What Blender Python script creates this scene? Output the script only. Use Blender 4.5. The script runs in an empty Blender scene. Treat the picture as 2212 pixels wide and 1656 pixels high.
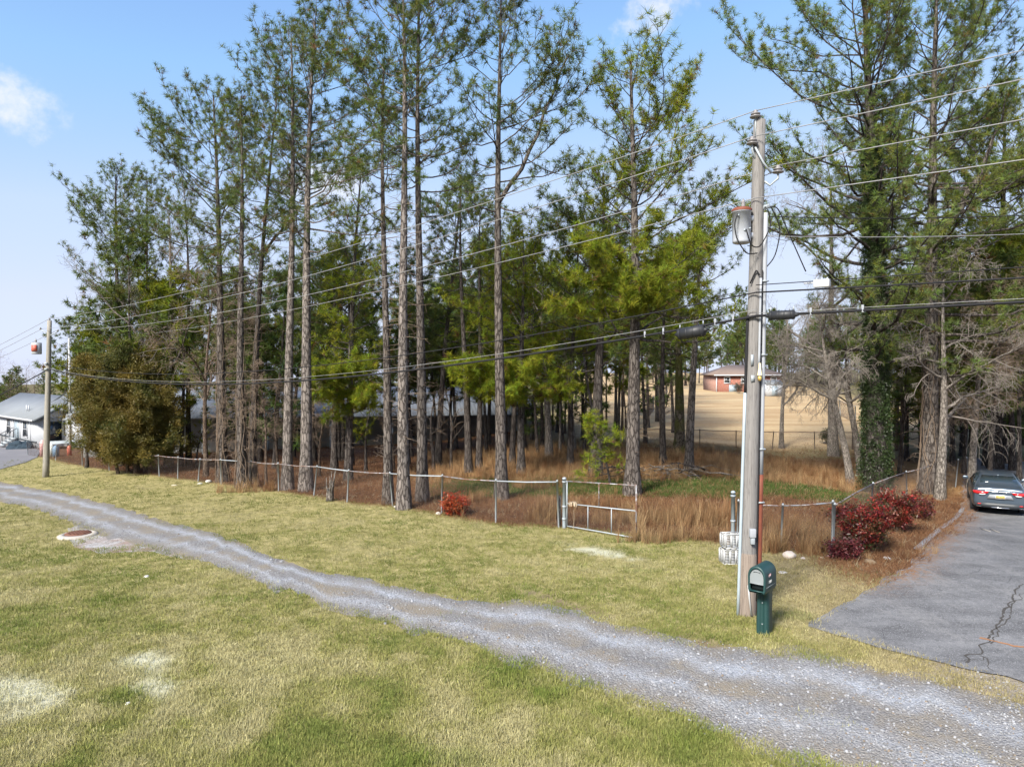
import bpy, bmesh, math, random
import numpy as np
from mathutils import Vector, Matrix, Euler

# ------------------------------------------------------------------ camera, sky, sun, exposure
scene = bpy.context.scene
R = math.radians
F, CX, CY = 1512.0, 1106.0, 828.0           # focal length and centre, in units of a 2212 x 1656 frame
PITCH = math.atan(28.0 / F)
CAM_Z = 4.7
SUN_EL, SUN_AZ = R(40), R(213)               # azimuth clockwise from +Y: behind the camera, to its left
SUN_STRENGTH, SKY_STRENGTH, EXPOSURE = 3.5, 0.098, 1.54

cam_data = bpy.data.cameras.new('camera')
cam_data.sensor_width = 36.0
cam_data.lens = 36.0 * F / 2212.0
cam_data.clip_end = 2000.0
cam = bpy.data.objects.new('camera', cam_data)
scene.collection.objects.link(cam)
cam.location = (0, 0, CAM_Z)
cam.rotation_euler = (R(90) - PITCH, 0, 0)
scene.camera = cam

def ray(px, py):
    a, b, c = (px - CX) / F, 1.0, (CY - py) / F
    cp, sp = math.cos(PITCH), math.sin(PITCH)
    return np.array([a, b * cp + c * sp, c * cp - b * sp])

def build_world():
    w = bpy.data.worlds.new('World'); scene.world = w; w.use_nodes = True
    nt = w.node_tree; n = nt.nodes; l = nt.links
    for x in list(n): n.remove(x)
    out = n.new('ShaderNodeOutputWorld'); bg = n.new('ShaderNodeBackground')
    sky = n.new('ShaderNodeTexSky'); sky.sky_type = 'NISHITA'; sky.sun_disc = False
    sky.sun_elevation = SUN_EL; sky.sun_rotation = SUN_AZ
    sky.altitude = 200; sky.air_density = 1.0; sky.dust_density = 0.5; sky.ozone_density = 1.6
    tc = n.new('ShaderNodeTexCoord')
    noise = n.new('ShaderNodeTexNoise'); noise.inputs['Scale'].default_value = 14; noise.inputs['Detail'].default_value = 9
    noise.inputs['Roughness'].default_value = 0.62
    l.new(tc.outputs['Generated'], noise.inputs['Vector'])
    total = None
    # small fair-weather wisps: direction, half sizes, tilt, density
    wisps = [((1395, 50), .10, .032, .45, .95), ((32, 220), .05, .036, -.5, .85), ((690, 395), .07, .04, .1, .7),
             ((2700, -300), .12, .05, .2, .9), ((-700, -150), .14, .05, -.2, .9), ((900, -900), .12, .06, .5, .9), ((2600, 420), .1, .03, 0, .8)]
    for (p, sa, sb, tilt, dens) in wisps:
        d = ray(*p); d /= np.linalg.norm(d)
        rt = np.cross(d, [0, 0, 1]); rt /= np.linalg.norm(rt); up = np.cross(rt, d)
        ca, sn = math.cos(tilt), math.sin(tilt)
        A = rt * ca + up * sn; B = -rt * sn + up * ca
        def dot(v):
            m = n.new('ShaderNodeVectorMath'); m.operation = 'DOT_PRODUCT'; m.inputs[1].default_value = tuple(v)
            l.new(tc.outputs['Generated'], m.inputs[0]); return m.outputs['Value']
        def mth(op, a, b=None, c=None):
            m = n.new('ShaderNodeMath'); m.operation = op
            for i, x in enumerate((a, b, c)):
                if x is None: continue
                if isinstance(x, (int, float)): m.inputs[i].default_value = x
                else: l.new(x, m.inputs[i])
            return m.outputs[0]
        a2 = mth('POWER', mth('ABSOLUTE', mth('MULTIPLY', dot(A), 1 / sa)), 2.0)
        b2 = mth('POWER', mth('ABSOLUTE', mth('MULTIPLY', dot(B), 1 / sb)), 2.0)
        e = mth('SUBTRACT', 1.0, mth('ADD', a2, b2))
        e = mth('ADD', e, mth('MULTIPLY', mth('SUBTRACT', noise.outputs['Fac'], .52), 4.2))
        front = mth('GREATER_THAN', dot(d), 0.0)
        mr = n.new('ShaderNodeMapRange'); mr.interpolation_type = 'SMOOTHSTEP'; mr.clamp = True
        mr.inputs['From Min'].default_value = 0.0; mr.inputs['From Max'].default_value = 1.3
        mr.inputs['To Max'].default_value = dens
        l.new(e, mr.inputs['Value'])
        m = mth('MULTIPLY', mr.outputs[0], front)
        total = m if total is None else mth('MAXIMUM', total, m)
    # a tone response for the sky light itself, the same in every direction: paler haze low down, clear blue above
    pre = n.new('ShaderNodeVectorMath'); pre.operation = 'SCALE'; pre.inputs['Scale'].default_value = 1 / 8; l.new(sky.outputs[0], pre.inputs[0])
    cv = n.new('ShaderNodeRGBCurve'); post = n.new('ShaderNodeVectorMath'); post.operation = 'SCALE'; post.inputs['Scale'].default_value = 8.0
    for ch, pts in enumerate(([(0, 0), (1.33, 1.24), (2.29, 2.15), (4, 2.6), (8, 2.85)], [(0, 0), (2.2, 2.2), (3.54, 2.72), (6, 3.0), (8, 3.1)], [(0, 0), (2, 2.9), (4, 3.7), (6, 3.75), (8, 3.8)])):
        c = cv.mapping.curves[ch]
        while len(c.points) < len(pts): c.points.new(.5, .5)
        for q, (i, o) in zip(c.points, pts): q.location = (i / 8, o / 8); q.handle_type = 'VECTOR'
    cv.mapping.update(); l.new(pre.outputs[0], cv.inputs['Color']); l.new(cv.outputs[0], post.inputs[0])
    mix = n.new('ShaderNodeMix'); mix.data_type = 'RGBA'
    l.new(total, mix.inputs[0]); l.new(post.outputs[0], mix.inputs[6])
    mix.inputs[7].default_value = (3.5, 3.55, 3.75, 1)
    l.new(mix.outputs[2], bg.inputs['Color']); bg.inputs['Strength'].default_value = SKY_STRENGTH
    l.new(bg.outputs[0], out.inputs[0])
build_world()

sun_data = bpy.data.lights.new('sun', 'SUN'); sun_data.energy = SUN_STRENGTH; sun_data.angle = R(16.0)
sun_data.color = (1.0, 0.945, 0.85)
sun = bpy.data.objects.new('sun', sun_data); scene.collection.objects.link(sun)
sd = Vector((math.sin(SUN_AZ) * math.cos(SUN_EL), math.cos(SUN_AZ) * math.cos(SUN_EL), math.sin(SUN_EL)))
sun.rotation_euler = (-sd).to_track_quat('-Z', 'Y').to_euler()
sun.location = (-20, -20, 40)

scene.view_settings.view_transform = 'Standard'; scene.view_settings.look = 'None'
scene.view_settings.exposure = EXPOSURE; scene.view_settings.gamma = 1.0
scene.view_settings.use_curve_mapping = False
scene.cycles.use_denoising = True
scene.cycles.max_bounces = 5; scene.cycles.diffuse_bounces = 2; scene.cycles.use_adaptive_sampling = True; scene.cycles.adaptive_threshold = .03; scene.cycles.transparent_max_bounces = 6
scene.cycles.caustics_reflective = False; scene.cycles.caustics_refractive = False

rng = np.random.default_rng(7)
random.seed(7)

# ------------------------------------------------------------------ terrain height and pixel -> ground helpers
def sstep(a, b, x):
    t = np.clip((np.asarray(x, float) - a) / (b - a), 0, 1); return t * t * (3 - 2 * t)

def vnoise(x, y, seed=0):
    """smooth value noise in [-1,1], numpy"""
    x = np.asarray(x, float); y = np.asarray(y, float)
    xi, yi = np.floor(x).astype(np.int64), np.floor(y).astype(np.int64)
    def h(a, b):
        v = np.sin(a * 127.1 + b * 311.7 + seed * 74.7) * 43758.5453
        return (v - np.floor(v)) * 2 - 1
    fx, fy = x - xi, y - yi
    fx = fx * fx * (3 - 2 * fx); fy = fy * fy * (3 - 2 * fy)
    return (h(xi, yi) * (1 - fx) + h(xi + 1, yi) * fx) * (1 - fy) + (h(xi, yi + 1) * (1 - fx) + h(xi + 1, yi + 1) * fx) * fy

def fbm(x, y, seed=0, oct=4):
    s, a, t = 0, 1.0, 0
    for i in range(oct):
        s = s + a * vnoise(np.asarray(x) * 2 ** i, np.asarray(y) * 2 ** i, seed + i * 13); t += a; a *= .5
    return s / t

def ground_z(x, y):
    x = np.asarray(x, float); y = np.asarray(y, float)
    t = -0.75 * x + 0.6 * (y - 17) - 5
    sp = np.where(t > 20, t, np.log1p(np.exp(np.clip(t, -40, 40) * .5)) / .5)
    zl = -0.042 * sp
    w = 1 - sstep(-8, 6, x)
    far = np.maximum(0, y - 90)
    z = w * np.maximum(zl, -7.5) + (1 - w) * 0.019 * np.clip(y - 44, 0, 120)
    z = z - 0.75 * sstep(9, 18, x) * sstep(14, 26, y) * (1 - sstep(40, 60, y))
    z = z + 0.03 * fbm(x * .35, y * .35, 3, 3) * sstep(6, 12, np.hypot(x - 5, y - 13))
    return z

def gz(x, y): return float(ground_z(x, y))

def G(px, py):
    """point on the terrain seen at (px, py) of the 2212 x 1656 frame"""
    d = ray(px, py); lo, hi = 3.0, 3.0
    f = lambda t: CAM_Z + t * d[2] - gz(t * d[0], t * d[1])
    while f(hi) > 0 and hi < 500: lo = hi; hi *= 1.04
    for _ in range(40):
        m = (lo + hi) / 2
        if f(m) > 0: lo = m
        else: hi = m
    return np.array([lo * d[0], lo * d[1], gz(lo * d[0], lo * d[1])])

def P(px, py, depth):
    d = ray(px, py); return np.array([0, 0, CAM_Z]) + d * (depth / d[1])

# ------------------------------------------------------------------ object helpers
COL = scene.collection
def put(o, parent=None):
    COL.objects.link(o)
    if parent is not None: o.parent = parent
    return o

def tag(o, label, cat, group=None):
    o['label'] = label; o['category'] = cat
    if group: o['group'] = group
    return o

def structure(o): o['kind'] = 'structure'; return o

def thing(name, loc, label, cat, group=None, rz=0.0):
    o = bpy.data.objects.new(name, None); o.empty_display_size = .2
    o.location = tuple(loc); o.rotation_euler = (0, 0, rz)
    put(o); return tag(o, label, cat, group)

class MB:
    """collects vertices and faces, links them as one mesh object"""
    def __init__(s): s.v = []; s.f = []; s.n = 0; s.smooth = False
    def add(s, verts, faces):
        verts = np.asarray(verts, float).reshape(-1, 3)
        s.v.append(verts)
        for f in faces: s.f.append(np.asarray(f, np.int64).reshape(-1) + s.n if not isinstance(f, np.ndarray) or f.ndim == 1 else f + s.n)
        s.n += len(verts); return s
    def addarr(s, verts, farr):
        """farr: (n,k) face array"""
        verts = np.asarray(verts, float).reshape(-1, 3)
        s.v.append(verts); s.f.append(np.asarray(farr, np.int64) + s.n); s.n += len(verts); return s
    def box(s, c, size, rz=0.0, mat=None):
        hx, hy, hz = size[0] / 2, size[1] / 2, size[2] / 2
        p = np.array([[-hx, -hy, -hz], [hx, -hy, -hz], [hx, hy, -hz], [-hx, hy, -hz], [-hx, -hy, hz], [hx, -hy, hz], [hx, hy, hz], [-hx, hy, hz]])
        if mat is not None: p = p @ np.asarray(mat).T
        if rz: ca, sa = math.cos(rz), math.sin(rz); p = p @ np.array([[ca, sa, 0], [-sa, ca, 0], [0, 0, 1]])
        return s.addarr(p + np.asarray(c, float), [[0, 3, 2, 1], [4, 5, 6, 7], [0, 1, 5, 4], [1, 2, 6, 5], [2, 3, 7, 6], [3, 0, 4, 7]])
    def tube(s, pts, radii, sides=6, cap=True):
        pts = np.asarray(pts, float); n = len(pts)
        radii = np.broadcast_to(np.asarray(radii, float), (n,))
        tg = np.gradient(pts, axis=0); tg /= (np.linalg.norm(tg, axis=1, keepdims=True) + 1e-9)
        ref = np.where(np.abs(tg[:, 2:3]) > .9, np.array([[1., 0, 0]]), np.array([[0, 0, 1.]]))
        u = np.cross(ref, tg); u /= (np.linalg.norm(u, axis=1, keepdims=True) + 1e-9)
        for i in range(1, n):       # keep the frame from flipping
            q = u[i - 1] - tg[i] * np.dot(u[i - 1], tg[i]); L = np.linalg.norm(q)
            if L > 1e-6: u[i] = q / L
        w = np.cross(tg, u)
        a = np.arange(sides) * 2 * math.pi / sides
        ring = pts[:, None, :] + radii[:, None, None] * (np.cos(a)[None, :, None] * u[:, None, :] + np.sin(a)[None, :, None] * w[:, None, :])
        i = np.arange(n - 1)[:, None] * sides; j = np.arange(sides)[None, :]; k = (j + 1) % sides
        q = np.stack([i + j, i + k, i + sides + k, i + sides + j], -1).reshape(-1, 4)
        s.addarr(ring.reshape(-1, 3), q)
        if cap and sides > 3:
            base = s.n - n * sides
            s.f.append(np.array([np.arange(sides)[::-1] + base])); s.f.append(np.array([np.arange(sides) + base + (n - 1) * sides]))
        return s
    def lathe(s, prof, c=(0, 0, 0), sides=20, mat=None):
        prof = np.asarray(prof, float); a = np.arange(sides) * 2 * math.pi / sides
        p = np.stack([prof[:, 0, None] * np.cos(a), prof[:, 0, None] * np.sin(a), np.repeat(prof[:, 1, None], sides, 1)], -1)
        p = p.reshape(-1, 3)
        if mat is not None: p = p @ np.asarray(mat).T
        n = len(prof); i = np.arange(n - 1)[:, None] * sides; j = np.arange(sides)[None, :]; k = (j + 1) % sides
        q = np.stack([i + j, i + k, i + sides + k, i + sides + j], -1).reshape(-1, 4)
        return s.addarr(p + np.asarray(c, float), q)
    def mesh(s, name):
        me = bpy.data.meshes.new(name)
        V = np.concatenate(s.v) if s.v else np.zeros((0, 3))
        arrs = []
        for f in s.f:
            f = np.asarray(f)
            arrs.append(f if f.ndim == 2 else f[None, :])
        loops = np.concatenate([a.reshape(-1) for a in arrs]); tot = np.concatenate([np.full(len(a), a.shape[1]) for a in arrs])
        me.vertices.add(len(V)); me.vertices.foreach_set('co', V.reshape(-1))
        me.loops.add(len(loops)); me.loops.foreach_set('vertex_index', loops.astype(np.int32))
        me.polygons.add(len(tot)); st = np.concatenate([[0], np.cumsum(tot)[:-1]])
        me.polygons.foreach_set('loop_start', st.astype(np.int32)); me.polygons.foreach_set('loop_total', tot.astype(np.int32))
        if s.smooth: me.polygons.foreach_set('use_smooth', np.ones(len(tot), bool))
        me.update(calc_edges=True); me.validate(); return me
    def build(s, name, mat, parent=None, bevel=0.0, smooth=None):
        if smooth is not None: s.smooth = smooth
        me = s.mesh(name)
        if mat is not None: me.materials.append(mat)
        if bevel > 0:
            bm = bmesh.new(); bm.from_mesh(me)
            bmesh.ops.remove_doubles(bm, verts=bm.verts, dist=1e-5)
            bmesh.ops.bevel(bm, geom=list(bm.edges), offset=bevel, segments=2, affect='EDGES', profile=.6)
            bm.to_mesh(me); bm.free()
        o = bpy.data.objects.new(name, me); return put(o, parent)

def grid_mesh(Pts, closed=False):
    """Pts (n,m,3) -> verts, quads"""
    n, m = Pts.shape[:2]
    i = np.arange(n - 1)[:, None] * m; j = np.arange(m - 1)[None, :]
    q = np.stack([i + j, i + j + 1, i + m + j + 1, i + m + j], -1).reshape(-1, 4)
    return Pts.reshape(-1, 3), q

def set_attr(me, name, arr, typ='FLOAT', dom='POINT'):
    a = me.attributes.new(name, typ, dom)
    key = {'FLOAT': 'value', 'INT': 'value', 'FLOAT_VECTOR': 'vector', 'FLOAT_COLOR': 'color'}[typ]
    a.data.foreach_set(key, np.ascontiguousarray(arr, dtype=np.int32 if typ == 'INT' else np.float32).reshape(-1))

# ------------------------------------------------------------------ materials
class NT:
    def __init__(s, name):
        s.m = bpy.data.materials.new(name); s.m.use_nodes = True
        s.t = s.m.node_tree; s.n = s.t.nodes; s.l = s.t.links
        s.bsdf = s.n['Principled BSDF']; s.out = s.n['Material Output']
        s.bsdf.inputs['Roughness'].default_value = .8
        s._co = None
    def co(s, kind='Object'):
        if s._co is None: s._co = s.n.new('ShaderNodeTexCoord')
        return s._co.outputs[kind]
    def setin(s, sock, v):
        if hasattr(v, 'is_output'): s.l.new(v, sock)
        elif isinstance(v, (tuple, list)): sock.default_value = tuple(v) if len(v) == len(sock.default_value) else tuple(v) + (1,)
        else: sock.default_value = v
    def noise(s, scale, detail=4, rough=.55, vec=None, dist=0.0, out='Fac'):
        n = s.n.new('ShaderNodeTexNoise'); n.inputs['Scale'].default_value = scale; n.inputs['Detail'].default_value = detail
        n.inputs['Roughness'].default_value = rough; n.inputs['Distortion'].default_value = dist
        s.l.new(vec if vec is not None else s.co(), n.inputs['Vector']); return n.outputs[out]
    def voro(s, scale, vec=None, feat='F1', out='Distance', rnd=1.0):
        n = s.n.new('ShaderNodeTexVoronoi'); n.feature = feat; n.inputs['Scale'].default_value = scale; n.inputs['Randomness'].default_value = rnd
        s.l.new(vec if vec is not None else s.co(), n.inputs['Vector']); return n.outputs[out]
    def mapping(s, scale=(1, 1, 1), rot=(0, 0, 0), vec=None):
        n = s.n.new('ShaderNodeMapping'); n.inputs['Scale'].default_value = scale; n.inputs['Rotation'].default_value = rot
        s.l.new(vec if vec is not None else s.co(), n.inputs['Vector']); return n.outputs[0]
    def ramp(s, fac, stops, interp='LINEAR'):
        n = s.n.new('ShaderNodeValToRGB'); cr = n.color_ramp; cr.interpolation = interp
        while len(cr.elements) < len(stops): cr.elements.new(.5)
        for e, (p, c) in zip(cr.elements, stops):
            e.position = p; e.color = (c, c, c, 1) if isinstance(c, (int, float)) else tuple(c) + (1,)
        s.setin(n.inputs[0], fac); return n.outputs[0]
    def mix(s, fac, a, b, blend='MIX'):
        n = s.n.new('ShaderNodeMix'); n.data_type = 'RGBA'; n.blend_type = blend
        s.setin(n.inputs[0], fac); s.setin(n.inputs[6], a); s.setin(n.inputs[7], b); return n.outputs[2]
    def math(s, op, a, b=0.0, c=0.0, clamp=False):
        n = s.n.new('ShaderNodeMath'); n.operation = op; n.use_clamp = clamp
        for i, x in enumerate((a, b, c)): s.setin(n.inputs[i], x)
        return n.outputs[0]
    def attr(s, name, typ='GEOMETRY', out='Fac'):
        n = s.n.new('ShaderNodeAttribute'); n.attribute_name = name; n.attribute_type = typ; return n.outputs[out]
    def bump(s, h, strength=.5, dist=.02):
        n = s.n.new('ShaderNodeBump'); n.inputs['Strength'].default_value = strength; n.inputs['Distance'].default_value = dist
        s.l.new(h, n.inputs['Height']); s.l.new(n.outputs[0], s.bsdf.inputs['Normal']); return n.outputs[0]
    def base(s, c, rough=None, metal=None, spec=None):
        s.setin(s.bsdf.inputs['Base Color'], c)
        if rough is not None: s.setin(s.bsdf.inputs['Roughness'], rough)
        if metal is not None: s.setin(s.bsdf.inputs['Metallic'], metal)
        if spec is not None: s.setin(s.bsdf.inputs['Specular IOR Level'], spec)
        return s
    def translucent(s, col, fac=.3):
        t = s.n.new('ShaderNodeBsdfTranslucent'); s.setin(t.inputs[0], col)
        mx = s.n.new('ShaderNodeMixShader'); mx.inputs[0].default_value = fac
        s.l.new(s.bsdf.outputs[0], mx.inputs[1]); s.l.new(t.outputs[0], mx.inputs[2]); s.l.new(mx.outputs[0], s.out.inputs[0])
        return s

def plain(name, col, rough=.6, metal=0.0, var=.18, scale=6.0, bump=0.0, spec=.4):
    t = NT(name); n = t.noise(scale, 5)
    dark = tuple(c * (1 - var) for c in col); lite = tuple(min(1, c * (1 + var)) for c in col)
    t.base(t.mix(n, dark, lite), rough, metal, spec)
    if bump: t.bump(t.noise(scale * 6, 3), bump, .01)
    return t.m

def leaf_mat(name, spec=.25, trans=.3, rough=.55, typ='INSTANCER'):
    t = NT(name); c = t.attr('tint', typ, 'Color')
    r = t.n.new('ShaderNodeObjectInfo')
    c2 = t.mix(t.noise(9, 2), t.mix(.22, c, (0, 0, 0)), c)
    t.base(c2, rough, 0, spec)
    if trans: t.translucent(c2, trans)
    return t.m

def bark_mat(name, plate, crack, sx=9, sz=2.6, moss=None):
    t = NT(name); v = t.mapping((sx, sx, sz))
    warp = t.n.new('ShaderNodeVectorMath'); warp.operation = 'ADD'
    nv = t.n.new('ShaderNodeTexNoise'); nv.inputs['Scale'].default_value = 2.2; nv.inputs['Detail'].default_value = 3
    t.l.new(v, nv.inputs['Vector'])
    t.l.new(v, warp.inputs[0]); t.l.new(nv.outputs['Color'], warp.inputs[1])
    e = t.voro(1.0, warp.outputs[0], 'DISTANCE_TO_EDGE'); cell = t.voro(1.0, warp.outputs[0], 'F1', 'Color')
    sep = t.n.new('ShaderNodeSeparateColor'); t.l.new(cell, sep.inputs[0])
    lum = t.math('ADD', t.math('MULTIPLY', sep.outputs[0], .55), t.math('MULTIPLY', t.noise(26, 4, .7), .55))
    pc = t.mix(lum, tuple(c * .55 for c in plate), tuple(min(1, c * 1.35) for c in plate))
    pc = t.mix(t.math('MULTIPLY', t.math('GREATER_THAN', t.noise(3.1, 3), .6), .5), pc, (plate[0] * 1.1, plate[1] * 1.12, plate[2] * 1.15))
    m = t.ramp(e, [(0.0, 0.0), (.14, 1.0)])
    col = t.mix(m, crack, pc)
    if moss: col = t.mix(t.ramp(t.noise(1.3, 4), [(.42, 0.0), (.6, .8)]), col, moss)
    t.base(col, .95, 0, .1); t.bump(t.math('ADD', m, t.math('MULTIPLY', t.noise(40, 3), .4)), .9, .03)
    return t.m

M = {}
M['bark'] = bark_mat('pine_bark_grey', (.125, .108, .096), (.032, .026, .023))
M['bark_pale'] = bark_mat('pine_bark_pale', (.19, .165, .148), (.05, .041, .037))
M['bark_dark'] = bark_mat('pine_bark_dark', (.082, .071, .064), (.03, .024, .022))
M['bark_moss'] = bark_mat('mossy_bark', (.13, .11, .085), (.035, .028, .022), 7, 3, moss=(.10, .11, .025))
M['bark_bare'] = bark_mat('grey_bark', (.22, .195, .17), (.08, .067, .058), 16, 5)
M['bark_brown'] = bark_mat('brown_bark', (.14, .105, .08), (.05, .036, .028), 14, 5)
M['twig'] = plain('bare_twig', (.20, .175, .15), .9, 0, .45, 2)
M['twig_brown'] = plain('vine_twig', (.17, .125, .09), .9, 0, .4, 2)
M['needle'] = leaf_mat('pine_needle', .3, .28, .5)
M['needle_mesh'] = leaf_mat('pine_needles_of_a_crown', .1, .4, .7, 'GEOMETRY')
M['leaf'] = leaf_mat('leaf', .35, .25, .45)
M['grass'] = leaf_mat('grass_blade', .15, .3, .7)
M['dry'] = leaf_mat('dry_grass_blade', .1, .35, .8)
M['stone'] = leaf_mat('gravel_stone', .3, 0, .85)
M['galv'] = plain('galvanised_steel', (.30, .33, .35), .6, .15, .25, 8)
M['galv_rust'] = None
t = NT('rusting_galvanised_steel'); n_ = t.noise(5.5, 6, .65)
f_ = t.ramp(n_, [(.40, 0.0), (.58, 1.0)])
t.base(t.mix(f_, (.30, .31, .32), (.14, .07, .042)), t.mix(f_, (.45, .45, .45), (.9, .9, .9)), t.math('SUBTRACT', .5, t.math('MULTIPLY', f_, .5))); M['galv_rust'] = t.m
M['chainlink'] = plain('chain_link_wire', (.13, .10, .085), .7, .2, .3, 4)
M['wire_black'] = plain('black_cable', (.016, .016, .018), .75, 0, .2, 3, spec=.2)
M['wire_alu'] = plain('aluminium_wire', (.24, .24, .24), .6, .2, .2, 3)
M['white'] = plain('white_plastic', (.40, .405, .41), .45, 0, .06, 3)
M['black'] = plain('black_plastic', (.02, .021, .024), .5, 0, .2, 5)
M['concrete'] = plain('concrete', (.42, .40, .37), .9, 0, .22, 7, .5)
M['rustred'] = plain('rust_red_paint', (.15, .042, .022), .7, 0, .3, 9)
M['conduit_grey'] = plain('grey_conduit', (.30, .315, .34), .6, 0, .1, 4)
M['conduit_blue'] = plain('blue_grey_conduit', (.35, .41, .45), .5, .2, .12, 4)
M['ceramic'] = plain('glazed_insulator', (.20, .19, .195), .35, 0, .1, 4)
M['rock'] = plain('pale_rock', (.36, .33, .29), .9, 0, .25, 9, .6)

def wood_mat(name, c1, c2, sz=.35, sx=30):
    t = NT(name); v = t.mapping((sx, sx, sz)); a = t.noise(1.0, 6, .65, v, .6); b = t.noise(5.0, 5, .6, t.mapping((sx * .7, sx * .7, .6)))
    col = t.mix(t.ramp(a, [(.3, 0.0), (.7, 1.0)]), c2, c1)
    col = t.mix(t.ramp(b, [(.36, .75), (.44, 0.0)]), col, tuple(x * .35 for x in c2))
    t.base(col, .9, 0, .15); t.bump(a, .5, .012); return t.m
M['pole'] = wood_mat('weathered_pole_wood', (.23, .22, .212), (.145, .136, .13))
M['pole_far'] = wood_mat('pale_pole_wood', (.30, .285, .25), (.22, .20, .17))
# ------------------------------------------------------------------ scattering: small pieces set on computed points
def dir_euler(d, spin):
    """euler angles that turn +Z onto d after a spin about Z"""
    d = np.asarray(d, float); d = d / (np.linalg.norm(d, axis=1, keepdims=True) + 1e-9)
    a = np.arctan2(d[:, 1], d[:, 0]); th = np.arccos(np.clip(d[:, 2], -1, 1))
    ca, sa, ct, st, cs, ss = np.cos(a), np.sin(a), np.cos(th), np.sin(th), np.cos(spin), np.sin(spin)
    r00 = ca * ct * cs - sa * ss; r10 = sa * ct * cs + ca * ss; r20 = -st * cs
    r21 = st * ss; r22 = ct
    return np.stack([np.arctan2(r21, r22), -np.arcsin(np.clip(r20, -1, 1)), np.arctan2(r10, r00)], 1)

_TREES = {}
def source_set(key, meshes):
    """a node tree that sets the given small meshes on the points of an object"""
    col = bpy.data.collections.new(key + '_pieces')
    for i, me in enumerate(meshes):
        o = bpy.data.objects.new('%s_piece_%02d' % (key, i), me); col.objects.link(o)
    ng = bpy.data.node_groups.new(key + '_scatter', 'GeometryNodeTree')
    ng.interface.new_socket('Geometry', in_out='INPUT', socket_type='NodeSocketGeometry')
    ng.interface.new_socket('Geometry', in_out='OUTPUT', socket_type='NodeSocketGeometry')
    n, l = ng.nodes, ng.links
    gi = n.new('NodeGroupInput'); go = n.new('NodeGroupOutput'); ip = n.new('GeometryNodeInstanceOnPoints')
    ci = n.new('GeometryNodeCollectionInfo'); ci.inputs['Collection'].default_value = col
    ci.inputs['Separate Children'].default_value = True; ci.inputs['Reset Children'].default_value = True
    def na(name, typ):
        a = n.new('GeometryNodeInputNamedAttribute'); a.data_type = typ; a.inputs['Name'].default_value = name; return a.outputs[0]
    er = n.new('FunctionNodeEulerToRotation')
    l.new(gi.outputs[0], ip.inputs['Points']); l.new(ci.outputs[0], ip.inputs['Instance'])
    ip.inputs['Pick Instance'].default_value = True
    l.new(na('idx', 'INT'), ip.inputs['Instance Index'])
    l.new(na('rot', 'FLOAT_VECTOR'), er.inputs[0]); l.new(er.outputs[0], ip.inputs['Rotation'])
    l.new(na('scl', 'FLOAT_VECTOR'), ip.inputs['Scale'])
    l.new(ip.outputs[0], go.inputs[0])
    _TREES[key] = (ng, len(meshes))

def scatter(name, key, pts, dirs, scl, tint, parent=None, spin=None):
    pts = np.asarray(pts, float); N = len(pts); ng, k = _TREES[key]
    me = bpy.data.meshes.new(name); me.vertices.add(N); me.vertices.foreach_set('co', pts.reshape(-1))
    if spin is None: spin = rng.uniform(0, 6.283, N)
    scl = np.asarray(scl, float)
    if scl.ndim == 1: scl = np.repeat(scl[:, None], 3, 1)
    set_attr(me, 'rot', dir_euler(np.broadcast_to(dirs, (N, 3)), spin), 'FLOAT_VECTOR')
    set_attr(me, 'scl', scl, 'FLOAT_VECTOR')
    set_attr(me, 'idx', rng.integers(0, k, N), 'INT')
    set_attr(me, 'tint', np.concatenate([np.clip(np.broadcast_to(tint, (N, 3)), 0, 1), np.ones((N, 1))], 1), 'FLOAT_COLOR')
    o = bpy.data.objects.new(name, me); put(o, parent); o['kind'] = 'stuff'
    md = o.modifiers.new('pieces', 'NODES'); md.node_group = ng
    return o

def blades(n, spread, h0, h1, width, lean, base_r, seg=1, droop=0.0, mat=None, name='blade'):
    """a clump of narrow blades rising round +Z"""
    mb = MB(); V, Fq = [], []
    for i in range(n):
        a = rng.uniform(0, 6.283); r = base_r * math.sqrt(rng.uniform()); h = rng.uniform(h0, h1)
        b = np.array([r * math.cos(a), r * math.sin(a), 0.0]); a2 = a + rng.normal(0, .6)
        out = np.array([math.cos(a2), math.sin(a2), 0.0]); tilt = abs(rng.normal(0, lean))
        w = rng.uniform(0, 6.283); wd = np.array([math.cos(w), math.sin(w), 0]) * width * rng.uniform(.7, 1.3) / 2
        tip = b + out * math.sin(tilt) * h * spread + np.array([0, 0, math.cos(tilt) * h])
        if seg == 1: mb.addarr([b - wd, b + wd, tip], [[0, 1, 2]])
        else:
            mid = (b + tip) / 2 + np.array([0, 0, .12 * h]); tip = tip - np.array([0, 0, droop * h]) + out * droop * h * .6
            mb.addarr([b - wd, b + wd, mid + wd * .75, mid - wd * .75, tip], [[0, 1, 2, 3]]); mb.f.append(np.array([[3, 2, 4]]) + mb.n - 5)
    me = mb.mesh(name); me.materials.append(mat); return me

def needle_tuft(n, L, width, cone, name):
    mb = MB()
    for i in range(n):
        th = cone * math.sqrt(rng.uniform(.02, 1)); a = rng.uniform(0, 6.283)
        d = np.array([math.sin(th) * math.cos(a), math.sin(th) * math.sin(a), math.cos(th)])
        l = L * rng.uniform(.7, 1.1); w = np.cross(d, rng.normal(size=3)); w /= np.linalg.norm(w); w *= width / 2
        b = np.array([0, 0, rng.uniform(-.25, .12) * L]); tip = b + d * l
        mid = b + d * l * .5 + rng.normal(0, .02 * L, 3)
        mb.addarr([b - w * .6, b + w * .6, mid + w, mid - w, tip], [[0, 1, 2, 3]]); mb.f.append(np.array([[3, 2, 4]]) + mb.n - 5)
    me = mb.mesh(name); me.materials.append(M['needle']); return me

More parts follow.
